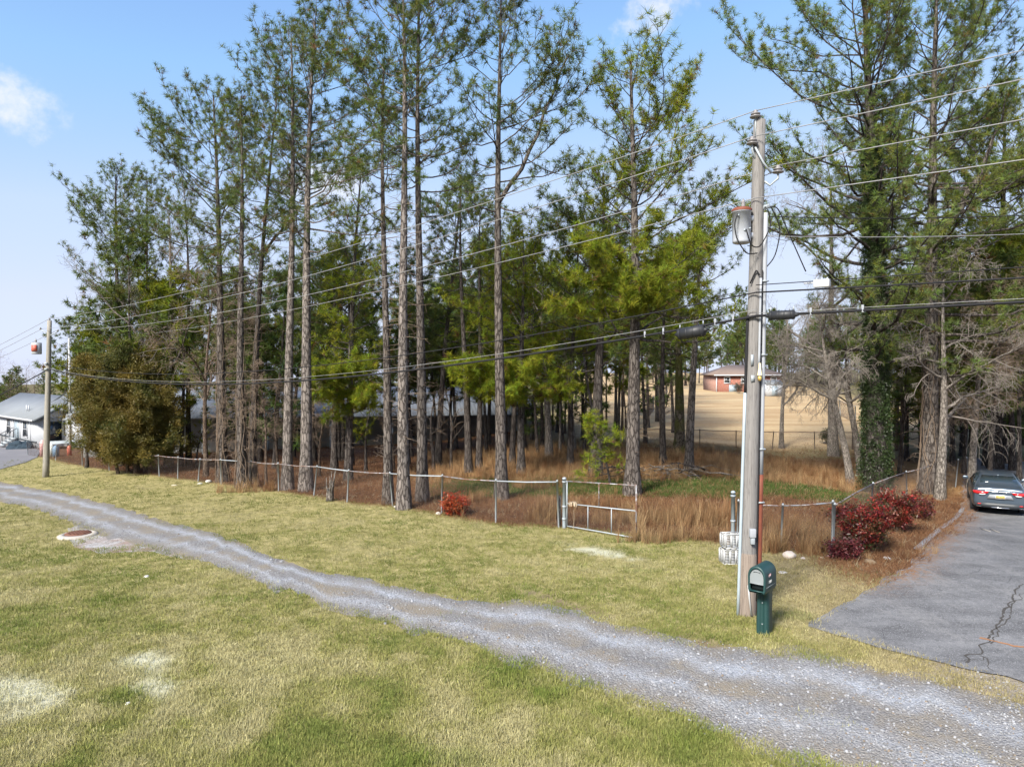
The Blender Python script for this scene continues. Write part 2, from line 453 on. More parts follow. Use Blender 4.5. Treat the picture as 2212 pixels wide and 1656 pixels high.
def leaf_spray(n, L, leaf, flat, mat, name, narrow=.4):
    mb = MB()
    for i in range(n):
        d = rng.normal(size=3); d[2] = abs(d[2]) * flat + .1; d /= np.linalg.norm(d)
        c = d * L * rng.uniform(.15, 1); ax = d + rng.normal(0, .5, 3); ax /= np.linalg.norm(ax)
        w = np.cross(ax, rng.normal(size=3)); w /= np.linalg.norm(w); l = leaf * rng.uniform(.6, 1.2)
        mb.addarr([c, c + ax * l * .5 + w * l * narrow * .5, c + ax * l, c + ax * l * .5 - w * l * narrow * .5], [[0, 1, 2, 3]])
    me = mb.mesh(name); me.materials.append(mat); return me

def pebble(name, mat):
    mb = MB(); bm = bmesh.new(); bmesh.ops.create_icosphere(bm, subdivisions=1, radius=1)
    v = np.array([x.co[:] for x in bm.verts]) * rng.uniform(.7, 1.25, (len(bm.verts), 1)) * np.array([1, .85, .6])
    f = np.array([[q.index for q in p.verts] for p in bm.faces]); bm.free()
    mb.addarr(v, f); me = mb.mesh(name); me.materials.append(mat); return me

source_set('needles', [needle_tuft(34, .23, .0085, R(88), 'needle_tuft_a'), needle_tuft(30, .26, .008, R(70), 'needle_tuft_b'), needle_tuft(38, .2, .009, R(105), 'needle_tuft_c')])
source_set('cedar', [leaf_spray(46, .26, .11, 1.0, M['needle'], 'cedar_spray_a', .3), leaf_spray(40, .3, .12, 1.6, M['needle'], 'cedar_spray_b', .28)])
source_set('leaves', [leaf_spray(26, .14, .075, .8, M['leaf'], 'leaf_spray_a', .42), leaf_spray(20, .17, .08, 1.0, M['leaf'], 'leaf_spray_b', .4)])
source_set('turf', [blades(16, 1, .025, .06, .0075, 1.1, .08, mat=M['grass'], name='turf_a'), blades(14, 1, .02, .05, .008, 1.25, .09, mat=M['grass'], name='turf_b'),
                    blades(12, 1, .03, .075, .007, .9, .07, mat=M['grass'], name='turf_c'), blades(18, 1, .015, .04, .009, 1.4, .10, mat=M['grass'], name='turf_d')])
source_set('sedge', [blades(34, 1, .45, .95, .010, .22, .10, 2, .12, M['dry'], 'sedge_a'), blades(26, 1, .35, .8, .010, .32, .13, 2, .18, M['dry'], 'sedge_b'), blades(20, 1, .5, 1.05, .009, .16, .07, 2, .08, M['dry'], 'sedge_c')])
source_set('straw', [blades(16, 1.6, .06, .16, .006, 1.5, .14, mat=M['dry'], name='straw_a'), blades(14, 1.6, .05, .14, .007, 1.45, .16, mat=M['dry'], name='straw_b')])
source_set('pebbles', [pebble('pebble_%d' % i, M['stone']) for i in range(4)])

# ------------------------------------------------------------------ fence line and ground zones
FENCE_V = [(60, 983), (120, 994), (178, 1007), (236, 1016), (290, 1022), (344, 1028), (384, 1034), (428, 1040), (478, 1046), (540, 1052), (602, 1060), (678, 1070), (750, 1084),
           (848, 1092), (954, 1108), (1071, 1128), (1207, 1139)]
FENCE_W = [G(*p) for p in FENCE_V]
GATE_L = FENCE_W[-1]; GATE_R = G(1583, 1176); CORNER = G(1797, 1201)
SIDE_V = [(1880, 1122), (1959, 1083), (2020, 1066), (2064, 1052), (2093, 1047)]
SIDE_W = [G(*p) for p in SIDE_V]
_line = sorted([tuple(p[:2]) for p in FENCE_W] + [tuple(GATE_R[:2]), tuple(CORNER[:2])])
_lx = np.array([p[0] for p in _line]); _ly = np.array([p[1] for p in _line])
_sx = np.array([CORNER[0]] + [p[0] for p in SIDE_W] + [60]); _sy = np.array([CORNER[1]] + [p[1] for p in SIDE_W] + [SIDE_W[-1][1] + 40])

def fence_y(x): return np.interp(x, _lx, _ly)

# driveway outline
DRV_L = [G(*p) for p in [(1745, 1354), (1800, 1318), (1885, 1272), (1962, 1222), (2000, 1180), (2040, 1145), (2078, 1108)]]
_dd = DRV_L[-1] - DRV_L[-2]; _dd = _dd[:2] / np.linalg.norm(_dd[:2])
_hd = np.array([math.sin(R(33)), math.cos(R(33))])
for k in range(1, 6):
    q = DRV_L[-1][:2] + _hd * 4.0; DRV_L.append(np.array([q[0], q[1], gz(*q)]))
DRV_F = [G(*p) for p in [(1745, 1354), (1850, 1384), (2000, 1424), (2212, 1474)]]
_fd = DRV_F[-1][:2] - DRV_F[0][:2]; _fd /= np.linalg.norm(_fd)
def drive_edge_x(y):      # x of the left edge of the driveway at a given y
    ys = np.array([p[1] for p in DRV_L]); xs = np.array([p[0] for p in DRV_L]); return np.interp(y, ys, xs, left=1e3)

# gravel track edges
UP_V = [(0, 1040), (130, 1063), (250, 1092), (350, 1126), (450, 1150), (560, 1188), (700, 1234), (850, 1266), (1000, 1291), (1150, 1306), (1300, 1338), (1450, 1376), (1650, 1402), (1800, 1420), (1960, 1452), (2212, 1520)]
LO_V = [(0, 1081), (60, 1096), (130, 1120), (230, 1160), (330, 1188), (430, 1213), (560, 1260), (700, 1308), (850, 1350), (1000, 1396), (1200, 1462), (1400, 1536), (1560, 1592), (1760, 1660)]
UP_W = np.array([G(*p) for p in UP_V]); LO_W = np.array([G(*p) for p in LO_V])
def extend(W, a, b):
    d0 = W[0] - W[2]; d1 = W[-1] - W[-4]; d0 /= np.linalg.norm(d0[:2]); d1 /= np.linalg.norm(d1[:2])
    return np.vstack([W[0] + d0 * a, W, W[-1] + d1 * b])
UP_W = extend(UP_W, 40, 10); LO_W = extend(LO_W, 40, 12)
def track_band(x, y):
    """signed position across the track: 0 lower edge .. 1 upper edge"""
    yu = np.interp(x, UP_W[:, 0], UP_W[:, 1]); yl = np.interp(x, LO_W[:, 0], LO_W[:, 1])
    return (np.asarray(y) - yl) / (yu - yl)

def zones(x, y):
    x = np.asarray(x, float); y = np.asarray(y, float)
    n1 = fbm(x * .5, y * .5, 11, 4); n2 = fbm(x * .16, y * .16, 23, 4)
    inside = sstep(-.5, .6, y - fence_y(np.clip(x, -60, CORNER[0])) + .5 * n1)
    # right of the corner: strip between side fence and driveway
    sx = np.interp(y, _sy, _sx)
    strip = (x > CORNER[0] - .6) & (y > 14.2)
    right_straw = sstep(14.6, 16.4, y + .7 * n1 + .12 * (x - 8)) * sstep(CORNER[0] - 1.2, CORNER[0] + .3, x)
    inlot = np.maximum(inside * (x < CORNER[0] + 1e-6), right_straw)
    lot_x = sstep(-5.5, -2.5, x + 1.2 * n1)
    green = inlot * sstep(25.4, 27.2, y + n1) * (1 - sstep(29.5, 31.5, y + 1.5 * n1)) * sstep(-4, -1, x + n1) * (1 - sstep(13, 16, x))
    sedge = inlot * lot_x * sstep(29, 31, y + 1.5 * n1) * (1 - sstep(40, 43.5, y + 1.5 * n1))
    back = np.maximum(sstep(41.5, 44, y + n1) * sstep(-1, 3, x), sstep(64, 80, y + 3 * n1))
    field = sstep(43.5, 49, y + 2 * n1) * sstep(1, 6, x - .08 * (y - 44)) * (1 - sstep(28, 38, x - .25 * (y - 44)))
    dry = sstep(3.8, 7.5, x + .8 * n1) * (1 - inlot)
    shoulder = sstep(.85, 1.05, track_band(x, y) + .12 * n1) * sstep(5.6, 8.2, x + .8 * n1) * (1 - sstep(12.5, 14, y))
    return dict(inlot=inlot, green=green, sedge=sedge, back=back, field=field, dry=dry, shoulder=shoulder, n1=n1, n2=n2)

# ------------------------------------------------------------------ ground
def build_ground():
    xs = np.concatenate([np.linspace(-420, -60, 40)[:-1], np.linspace(-60, -34, 60)[:-1], np.linspace(-34, 24, 200)[:-1], np.linspace(24, 60, 60)[:-1], np.linspace(60, 420, 40)])
    ys = np.concatenate([np.linspace(-40, 5, 14)[:-1], np.linspace(5, 46, 170)[:-1], np.linspace(46, 110, 70)[:-1], np.linspace(110, 700, 50)])
    X, Y = np.meshgrid(xs, ys, indexing='xy')
    Z = ground_z(X, Y)
    v, q = grid_mesh(np.stack([X, Y, Z], -1)); mb = MB(); mb.addarr(v, q); mb.smooth = True
    zz = zones(X.ravel(), Y.ravel())
    t = NT('ground_soil_and_turf')
    na, nb, nc = t.noise(.45, 6, .6), t.noise(3.2, 6, .65), t.noise(22, 4, .7)
    lawn = t.mix(t.ramp(na, [(.35, 0.0), (.65, 1.0)]), (.215, .20, .07), (.30, .265, .115))
    lawn = t.mix(t.ramp(nb, [(.40, 0.0), (.62, 1.0)]), lawn, (.40, .345, .165))
    lawn = t.mix(t.ramp(nc, [(.35, .7), (.6, 0.0)]), lawn, (.15, .125, .055))
    straw = t.mix(t.ramp(nb, [(.35, 0.0), (.65, 1.0)]), (.105, .052, .030), (.19, .098, .052))
    straw = t.mix(t.ramp(nc, [(.35, .75), (.6, 0.0)]), straw, (.055, .033, .022))
    sedge = t.mix(nb, (.19, .10, .045), (.32, .195, .085))
    green = t.mix(nb, (.06, .085, .025), (.12, .13, .045))
    field = t.mix(t.ramp(t.noise(.35, 5, .6, t.mapping((.25, 1, 1))), [(.38, 0.0), (.62, 1.0)]), (.33, .225, .125), (.45, .345, .205))
    field = t.mix(t.ramp(nb, [(.4, .3), (.6, 0.0)]), field, (.22, .16, .08))
    dry = t.mix(t.ramp(nb, [(.35, 0.0), (.65, 1.0)]), (.17, .13, .07), (.26, .215, .125))
    grit = t.mix(t.ramp(nc, [(.35, 0.0), (.65, 1.0)]), (.17, .14, .10), (.34, .31, .27))
    c = t.mix(t.attr('dry'), lawn, dry)
    c = t.mix(t.attr('inlot'), c, straw); c = t.mix(t.attr('back'), c, t.mix(nb, (.095, .09, .045), (.15, .125, .065)))
    c = t.mix(t.attr('green'), c, green); c = t.mix(t.attr('sedge'), c, sedge); c = t.mix(t.attr('field'), c, field)
    c = t.mix(t.attr('shoulder'), c, grit); c = t.mix(t.attr('pale'), c, (.46, .46, .36)); c = t.mix(t.attr('bare'), c, (.17, .13, .09))
    t.base(c, .95, 0, .05); t.bump(t.math('ADD', nb, nc), .6, .05)
    o = mb.build('ground', t.m); me = o.data
    for k in ('inlot', 'green', 'sedge', 'back', 'field', 'dry', 'shoulder'): set_attr(me, k, zz[k])
    set_attr(me, 'pale', pale_mask(X.ravel(), Y.ravel())); set_attr(me, 'bare', bare_mask(X.ravel(), Y.ravel()))
    structure(o)

PALE = [(G(60, 1498), 1.1, .45), (G(300, 1430), .75, .4), (G(330, 1490), .5, .25), (G(20, 1530), .6, .3), (G(1290, 1190), 1.2, .4)]
BARE = [(G(1265, 1320), .75, .17), (G(1560, 1400), .9, .2), (G(1180, 1290), .9, .15)]
def blob(x, y, lst, seed):
    m = np.zeros(np.shape(x))
    n = fbm(np.asarray(x) * 2.2, np.asarray(y) * 2.2, seed, 3)
    for (c, a, b) in lst:
        dx, dy = np.asarray(x) - c[0], np.asarray(y) - c[1]
        u = dx * .76 - dy * .65; w = dx * .65 + dy * .76
        m = np.maximum(m, sstep(-.2, .9, 1 - (u / a) ** 2 - (w / b) ** 2 + 1.1 * n))
    return m
def pale_mask(x, y): return blob(x, y, PALE, 5) * .8
def bare_mask(x, y): return blob(x, y, BARE, 9)
build_ground()

# gravel track: a lightly crowned sheet with ragged margins
def sheet_between(A, B, nl, nw, lift, jitter, seed, crown=0.0):
    def resample(W, n):
        s = np.concatenate([[0], np.cumsum(np.linalg.norm(np.diff(W[:, :2], axis=0), axis=1))]); u = np.linspace(0, s[-1], n)
        return np.stack([np.interp(u, s, W[:, 0]), np.interp(u, s, W[:, 1])], 1), u
    a, ua = resample(A, nl); b, _ = resample(B, nl)
    w = np.linspace(0, 1, nw)
    d = (b - a); d /= np.linalg.norm(d, axis=1, keepdims=True)
    ja = jitter * fbm(ua * 1.7, ua * 0 + seed, seed, 5); jb = jitter * fbm(ua * 1.7, ua * 0 + seed + 50, seed + 1, 5)
    a = a + d * ja[:, None]; b = b + d * jb[:, None]
    S = a[:, None, :] * (1 - w)[None, :, None] + b[:, None, :] * w[None, :, None]
    Z = ground_z(S[..., 0], S[..., 1]) + lift + crown * np.sin(math.pi * w)[None, :] 
    return np.concatenate([S, Z[..., None]], -1), w
Sg, wg = sheet_between(LO_W, UP_W, 520, 17, .008, .55, 3, .03)
v, q = grid_mesh(Sg); mb = MB(); mb.addarr(v, q); mb.smooth = True
t = NT('crushed_gravel'); e = t.voro(34, None, 'F1', 'Color'); d = t.voro(34); nn = t.noise(2.2, 6, .65); big = t.noise(.5, 4, .6)
sep = t.n.new('ShaderNodeSeparateColor'); t.l.new(e, sep.inputs[0])
stone = t.ramp(sep.outputs[0], [(0, (.15, .15, .155)), (.5, (.27, .27, .275)), (1, (.46, .46, .47))])
stone = t.mix(t.ramp(d, [(.0, 0.0), (.55, .55)]), stone, (.08, .075, .07))
acr = t.attr('across')
tan_ = t.mix(nn, (.17, .145, .11), (.27, .23, .17))
worn = t.ramp(acr, [(0, .95), (.10, .55), (.28, .15), (.42, .8), (.56, .8), (.68, .12), (.84, .35), (.93, .8), (1, 1.0)])
fac = t.math('MULTIPLY', worn, t.ramp(t.noise(.9, 7, .68, None, .4), [(.42, 0.0), (.58, 1.0)]))
grey = t.mix(t.ramp(acr, [(.15, 0.0), (.3, .65), (.42, 0.0), (.55, 0.0), (.70, .9), (.88, 0.0)]), stone, t.mix(sep.outputs[0], (.27, .29, .32), (.47, .50, .545)))
grey = t.mix(t.ramp(big, [(.35, .0), (.7, .35)]), grey, (.15, .145, .145)); grey = t.mix(t.ramp(t.noise(1.7, 5, .7), [(.4, .45), (.6, 0.0)]), grey, (.19, .18, .17))
t.base(t.mix(fac, grey, tan_), .92, 0, .15); t.bump(t.math('SUBTRACT', t.math('MULTIPLY', nn, .3), d), .8, .03)
trk = structure(mb.build('gravel_track', t.m)); set_attr(trk.data, 'across', np.tile(wg, len(Sg)))
M['gravel'] = t.m
# gravelly patch round the manhole, spilling off the near side of the track
pc = G(262, 1168); ring = [G(*p) for p in [(150, 1142), (146, 1162), (165, 1182), (215, 1197), (260, 1193), (330, 1192), (400, 1208), (380, 1180), (300, 1150), (220, 1128), (180, 1126)]]
ring = np.array(ring); mb = MB(); rr = []
ang = np.linspace(0, len(ring), 90, endpoint=False)
rx = np.interp(ang, range(len(ring) + 1), np.append(ring[:, 0], ring[0, 0])); ry = np.interp(ang, range(len(ring) + 1), np.append(ring[:, 1], ring[0, 1]))
jit = 1 + .08 * fbm(ang * 1.5, ang * 0 + 3, 8, 3)
PTS = np.array([[[pc[0] + (x - pc[0]) * k * j, pc[1] + (y - pc[1]) * k * j, 0] for x, y, j in zip(np.append(rx, rx[0]), np.append(ry, ry[0]), np.append(jit, jit[0]))] for k in (0.02, .3, .6, .8, 1)])
PTS[..., 2] = ground_z(PTS[..., 0], PTS[..., 1]) + .005
v, q = grid_mesh(PTS); mb.addarr(v, q)
t = NT('gravelly_dirt'); e = t.voro(30, None, 'F1', 'Color'); sep = t.n.new('ShaderNodeSeparateColor'); t.l.new(e, sep.inputs[0])
t.base(t.mix(t.ramp(t.noise(1.2, 5), [(.4, 0.0), (.6, 1.0)]), t.mix(sep.outputs[0], (.17, .12, .095), (.30, .23, .19)), t.mix(sep.outputs[0], (.2, .2, .2), (.42, .41, .40))), .95, 0, .1)
t.bump(sep.outputs[1], .6, .03); structure(mb.build('gravel_patch', t.m))

# asphalt driveway
def resamp(W, n):
    W = np.asarray(W)[:, :2]; s = np.concatenate([[0], np.cumsum(np.linalg.norm(np.diff(W, axis=0), axis=1))]); u = np.linspace(0, s[-1], n)
    return np.stack([np.interp(u, s, W[:, 0]), np.interp(u, s, W[:, 1])], 1), u
Le, ul = resamp(DRV_L, 150)
Re0 = DRV_F[-1][:2] + _fd * 1.5; right_dir = np.array([_hd[1], -_hd[0]])
width0 = np.linalg.norm(Re0 - Le[0])
Re = np.array([Re0 * (1 - k) + (Le[-1] + right_dir * 5.5) * k for k in np.linspace(0, 1, 150)])
wv = np.linspace(0, 1, 40)
Sd = Le[:, None, :] * (1 - wv)[None, :, None] + Re[:, None, :] * wv[None, :, None]
Sd[:, 0] += right_dir * (.16 * fbm(ul * 1.4, ul * 0, 31, 4))[:, None]
fl = np.linspace(0, width0, 40); fr, uf = resamp(DRV_F + [np.append(Re0, 0)], 40)
Sd[0] = fr + np.array([.65, .76]) * (.10 * fbm(uf * 2.0, uf * 0, 37, 3))[:, None]
Zd = ground_z(Sd[..., 0], Sd[..., 1]) + .022
Pd = np.concatenate([Sd, Zd[..., None]], -1); v, q = grid_mesh(Pd); mb = MB(); mb.addarr(v, q); mb.smooth = True
t = NT('old_asphalt'); nn = t.noise(1.1, 6, .62, t.mapping((.6, 1.4, 1))); fine = t.noise(55, 3, .7); vz = t.voro(70, None, 'F1', 'Color'); sep = t.n.new('ShaderNodeSeparateColor'); t.l.new(vz, sep.inputs[0])
c = t.mix(t.ramp(nn, [(.32, 0.0), (.68, 1.0)]), (.085, .085, .088), (.175, .175, .178)); c = t.mix(t.ramp(t.noise(.5, 6, .7, t.mapping((1.6, .5, 1), (0, 0, .6))), [(.5, 0.0), (.62, .5)]), c, (.21, .205, .20)); c = t.mix(t.ramp(t.noise(9, 5, .7), [(.36, .5), (.5, 0.0)]), c, (.07, .07, .072))
c = t.mix(t.math('MULTIPLY', t.math('GREATER_THAN', sep.outputs[0], .86), .5), c, (.28, .28, .28))
crk = t.ramp(t.voro(.75, t.mapping((1, 1, 1), (0, 0, .5)), 'DISTANCE_TO_EDGE'), [(0.0, 1.0), (.006, .0)])
c = t.mix(t.math('MULTIPLY', crk, t.ramp(t.noise(.6, 2), [(.5, 0.0), (.6, .7)])), c, (.03, .03, .03))
c = t.mix(t.math('MULTIPLY', t.attr('litter'), t.ramp(t.noise(7, 7, .75), [(.46, 0.0), (.52, 1.0)])), c, (.20, .105, .052))
t.base(c, .9, 0, .2); t.bump(fine, .35, .01)
drv = structure(mb.build('driveway', t.m))
dl = np.linalg.norm(Sd - Le[:, None, :], axis=-1); lit = np.exp(-(dl / .55) ** 2) * sstep(2, 5, ul)[:, None] * (.5 + .5 * fbm(ul * .8, ul * 0, 77, 3)[:, None] + .35)
set_attr(drv.data, 'litter', np.clip(lit, 0, 1).ravel())
M['asphalt'] = t.m
def ribbon(pts, w, lift, seed):
    pts = np.asarray(pts); W, u = resamp(pts, 60)
    dd = np.gradient(W, axis=0); dd /= np.linalg.norm(dd, axis=1, keepdims=True); nn = np.stack([-dd[:, 1], dd[:, 0]], 1)
    W = W + nn * (.13 * fbm(u * 3.1, u * 0, seed, 5))[:, None]; ww = w * (.35 + .9 * np.abs(fbm(u * 3, u * 0 + 9, seed + 3, 3)))
    A = W - nn * ww[:, None]; B = W + nn * ww[:, None]
    S = np.stack([A, B], 1); return grid_mesh(np.concatenate([S, (ground_z(S[..., 0], S[..., 1]) + lift)[..., None]], -1))
M['crack'] = plain('crack_dirt', (.05, .045, .04), .95, 0, .4, 20)
for pv, w in (([(2083, 1432), (2118, 1404), (2150, 1352), (2176, 1305), (2205, 1262)], .03), ([(2140, 1392), (2172, 1345), (2198, 1300), (2230, 1262)], .018), ([(2085, 1432), (2120, 1418), (2150, 1452)], .015)):
    v, q = ribbon([G(*p) for p in pv], w, .026, int(pv[0][0])); mb = MB(); mb.addarr(v, q); mb.build('crack', M['crack'], drv)
v, q = ribbon([G(*p) for p in [(2118, 1378), (2160, 1388), (2230, 1402)]], .05, .027, 5); mb = MB(); mb.addarr(v, q)
M['litter'] = plain('pine_straw_litter', (.27, .13, .06), .95, 0, .4, 14)
mb.build('straw_filled_crack', M['litter'], drv)
# low concrete edging along the drive
A = [G(*p) for p in [(1985, 1190), (2010, 1168), (2045, 1138), (2085, 1098)]]
mb = MB(); W, u = resamp(A, 20)
nn = np.array([-_hd[1], _hd[0]])
sec = []
for p in W:
    z = gz(*p); o = nn * .14
    sec.append([[p[0], p[1], z - .05], [p[0], p[1], z + .045], [p[0] + o[0], p[1] + o[1], z + .05], [p[0] + o[0], p[1] + o[1], z - .05]])
v, q = grid_mesh(np.array(sec)); mb.addarr(v, q); structure(mb.build('kerb', plain('pale_kerb_concrete', (.20, .21, .225), .9, 0, .4, 5, .4)))
# parking lot by the white house
lot = np.array([G(*p) for p in [(-160, 975), (0, 962), (60, 963), (88, 972), (80, 988), (52, 1000), (0, 1014), (-160, 1040)]]); c0 = G(0, 985)
ang = np.linspace(0, 8, 65); rx = np.interp(ang, range(9), np.append(lot[:, 0], lot[0, 0])); ry = np.interp(ang, range(9), np.append(lot[:, 1], lot[0, 1]))
PTS = np.array([[[c0[0] + (x - c0[0]) * k, c0[1] + (y - c0[1]) * k, 0] for x, y in zip(rx, ry)] for k in (.01, .25, .5, .75, 1)]); PTS[..., 2] = ground_z(PTS[..., 0], PTS[..., 1]) + .03
v, q = grid_mesh(PTS); mb = MB(); mb.addarr(v, q); structure(mb.build('parking_lot', plain('parking_asphalt', (.15, .145, .15), .9, 0, .3, .8)))

# ------------------------------------------------------------------ ground cover
def sample(n, x0, x1, y0, y1, power=1.6):
    """points thinning with distance from the near side"""
    u = rng.uniform(0, 1, n); e = 1 - power
    y = (y0 ** e + u * (y1 ** e - y0 ** e)) ** (1 / e)
    hw = .80 * y + 1.5
    x = rng.uniform(-1, 1, n) * hw
    k = (x > x0) & (x < x1)
    return x[k], y[k]

def build_lawn():
    x, y = sample(190000, -40, 16, 6.5, 50, 2.1)
    z = zones(x, y); tb = track_band(x, y)
    dens = (1 - z['inlot']) * (1 - .92 * z['shoulder']) * (1 - .75 * pale_mask(x, y)) * (1 - .85 * bare_mask(x, y)) * (1 - .35 * z['dry'])
    n = fbm(x * 1.4, y * 1.4, 41, 3)
    nf = fbm(x * 4.5, y * 4.5, 43, 3); inner = np.minimum(tb - .05, .96 - tb) + .09 * n + .05 * nf; edge = np.clip(1 - inner / .07, 0, 1)
    mid = np.where((tb > .36) & (tb < .62), .22 * (fbm(x * 1.2, y * 1.2, 51, 3) > .25), 0.0)
    dens = dens * np.maximum(edge, mid)
    # none on asphalt, on the manhole patch or in the car park
    dens *= 1 - ((x > drive_edge_x(y) + .12) & (y > 9))
    fl = DRV_F[0][:2]; inn = np.stack([-_fd[1], _fd[0]]); sd_ = (x - fl[0]) * inn[0] + (y - fl[1]) * inn[1]
    dens *= 1 - ((sd_ > .03) & (x > DRV_F[0][0]) & (y <= DRV_F[0][1]))
    dens *= 1 - ((np.hypot((x - pc[0]), (y - pc[1])) < 1.05) & (tb < .1))
    from_lot = np.array([lot[:, 0].max(), lot[:, 1].min()]); dens *= 1 - ((x < -40) & (y > 45))
    k = rng.uniform(size=len(x)) < dens
    x, y = x[k], y[k]; N = len(x); zz = zones(x, y)
    g1 = fbm(x * .55, y * .55, 61, 4); g2 = fbm(x * 2.3, y * 2.3, 71, 3); g3 = rng.uniform(-1, 1, N)
    tone = np.clip(.52 + .85 * g1 + .75 * g2 + .25 * g3 + .22 * zz['dry'], 0, 1)[:, None]
    green = np.array([.185, .222, .055]); olive = np.array([.312, .305, .100]); tan = np.array([.46, .42, .22])
    c = np.where(tone < .5, green + (olive - green) * tone * 2, olive + (tan - olive) * (tone - .5) * 2)
    c = c + (np.array([.55, .53, .36]) - c) * np.clip(pale_mask(x, y) * 1.0, 0, 1)[:, None]
    c = c + (np.array([.40, .315, .18]) - c) * (.65 * zz['dry'])[:, None]
    lush = np.clip(fbm(x * .9 + 40, y * .9, 81, 3) * 4 - 1.6, 0, 1)[:, None]
    c = c + (np.array([.13, .19, .026]) - c) * lush * .45
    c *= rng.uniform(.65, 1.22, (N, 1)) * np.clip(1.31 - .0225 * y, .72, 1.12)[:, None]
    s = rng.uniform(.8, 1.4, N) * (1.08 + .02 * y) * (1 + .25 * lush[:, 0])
    nrm = np.stack([rng.normal(0, .12, N), rng.normal(0, .12, N), np.ones(N)], 1)
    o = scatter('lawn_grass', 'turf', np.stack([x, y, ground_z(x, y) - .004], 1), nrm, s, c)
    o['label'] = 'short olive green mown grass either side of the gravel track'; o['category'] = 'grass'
build_lawn()

def build_straw():
    x, y = sample(70000, -34, 26, 14, 60, 1.5); z = zones(x, y)
    edge = (x < drive_edge_x(y) + .25 + .5 * fbm(x, y, 12, 3) + .0)
    k = (rng.uniform(size=len(x)) < z['inlot'] * (1 - .8 * z['sedge']) * (1 - .7 * z['green']) * (1 - z['field'])) & edge
    x, y = x[k], y[k]; N = len(x); g = np.clip(.5 + .6 * fbm(x * .8, y * .8, 15, 3) + .3 * rng.normal(size=N), 0, 1)[:, None]
    c = np.array([.13, .062, .034]) * (1 - g) + np.array([.30, .165, .085]) * g
    k2 = rng.uniform(size=N) < .05; c[k2] = np.array([.42, .36, .24])
    o = scatter('pine_straw', 'straw', np.stack([x, y, ground_z(x, y) + .004], 1), np.stack([rng.normal(0, .1, N), rng.normal(0, .1, N), np.ones(N)], 1), rng.uniform(.8, 1.5, N) * (1 + .012 * y), c)
    o['label'] = 'reddish brown pine straw covering the ground under the pines'; o['category'] = 'pine straw'
build_straw()

def build_sedge():
    pts = []
    x, y = sample(15000, -8, 17, 27, 46, 1.2); z = zones(x, y); k = rng.uniform(size=len(x)) < z['sedge'] * np.clip(.75 + .9 * fbm(x * .5, y * .5, 19, 3), .05, 1)
    pts.append(np.stack([x[k], y[k], np.full(k.sum(), .75)], 1))
    # clumps by the gate, along the fence and right of the pole
    for (px, py, rx, ry, n, s) in [(1440, 1128, 1.7, 1.0, 70, .9), (1530, 1125, 1.1, 1.1, 95, 1.05), (1510, 1165, 1.2, .35, 45, .7), (1390, 1170, .8, .3, 26, .7), (1690, 1150, 1.0, 1.0, 60, .8), (1745, 1165, .6, .7, 55, .75), (1660, 1190, .5, .3, 50, .8),
                                (1175, 1125, .45, .4, 42, 1.1), (1165, 1050, 1.2, 1.0, 45, .9), (1020, 1080, .8, .8, 20, .7), (1290, 1100, 1.4, .8, 55, .7), (540, 1062, 1.4, .3, 40, .8), (1320, 1130, .8, .4, 40, .7), (1770, 1195, .5, .2, 60, .7), (1860, 1010, 2.0, 1.2, 70, .7)]:
        c = G(px, py); a = rng.uniform(0, 6.283, n); r = np.sqrt(rng.uniform(size=n)); pts.append(np.stack([c[0] + rx * r * np.cos(a), c[1] + ry * r * np.sin(a), np.full(n, s)], 1))
    x, y = sample(1400, -6, 14, 17, 27, 1.2); z = zones(x, y); k = (rng.uniform(size=len(x)) < z['inlot'] * .45) & (x < 11)
    pts.append(np.stack([x[k], y[k], np.full(k.sum(), .5)], 1))
    p = np.concatenate(pts); N = len(p); g = np.clip(.5 + .55 * fbm(p[:, 0] * .7, p[:, 1] * .7, 17, 3) + .25 * rng.normal(size=N), 0, 1)[:, None]
    c = np.array([.26, .13, .06]) * (1 - g) + np.array([.46, .32, .17]) * g; c *= rng.uniform(.6, 1.25, (N, 1))
    o = scatter('broomsedge', 'sedge', np.stack([p[:, 0], p[:, 1], ground_z(p[:, 0], p[:, 1]) - .01], 1), np.stack([rng.normal(.05, .08, N), rng.normal(0, .08, N), np.ones(N)], 1), p[:, 2] * rng.uniform(.45, 1.2, N), c)
    o['label'] = 'tall dry orange tan grass standing inside the fenced lot'; o['category'] = 'dry grass'
    # green winter grass band
    x, y = sample(40000, -6, 17, 25, 32, 1.2); z = zones(x, y); k = rng.uniform(size=len(x)) < z['green']; x, y = x[k], y[k]; N = len(x)
    c = np.array([.062, .105, .022]) * rng.uniform(.6, 1.5, (N, 1)); tanm = rng.uniform(size=N) < .2; c[tanm] = np.array([.25, .19, .09])
    o = scatter('winter_grass', 'turf', np.stack([x, y, ground_z(x, y)], 1), np.stack([rng.normal(0, .1, N), rng.normal(0, .1, N), np.ones(N)], 1), rng.uniform(1.8, 3.0, N), c)
    o['label'] = 'band of darker green grass crossing the lot behind the gate'; o['category'] = 'grass'
build_sedge()

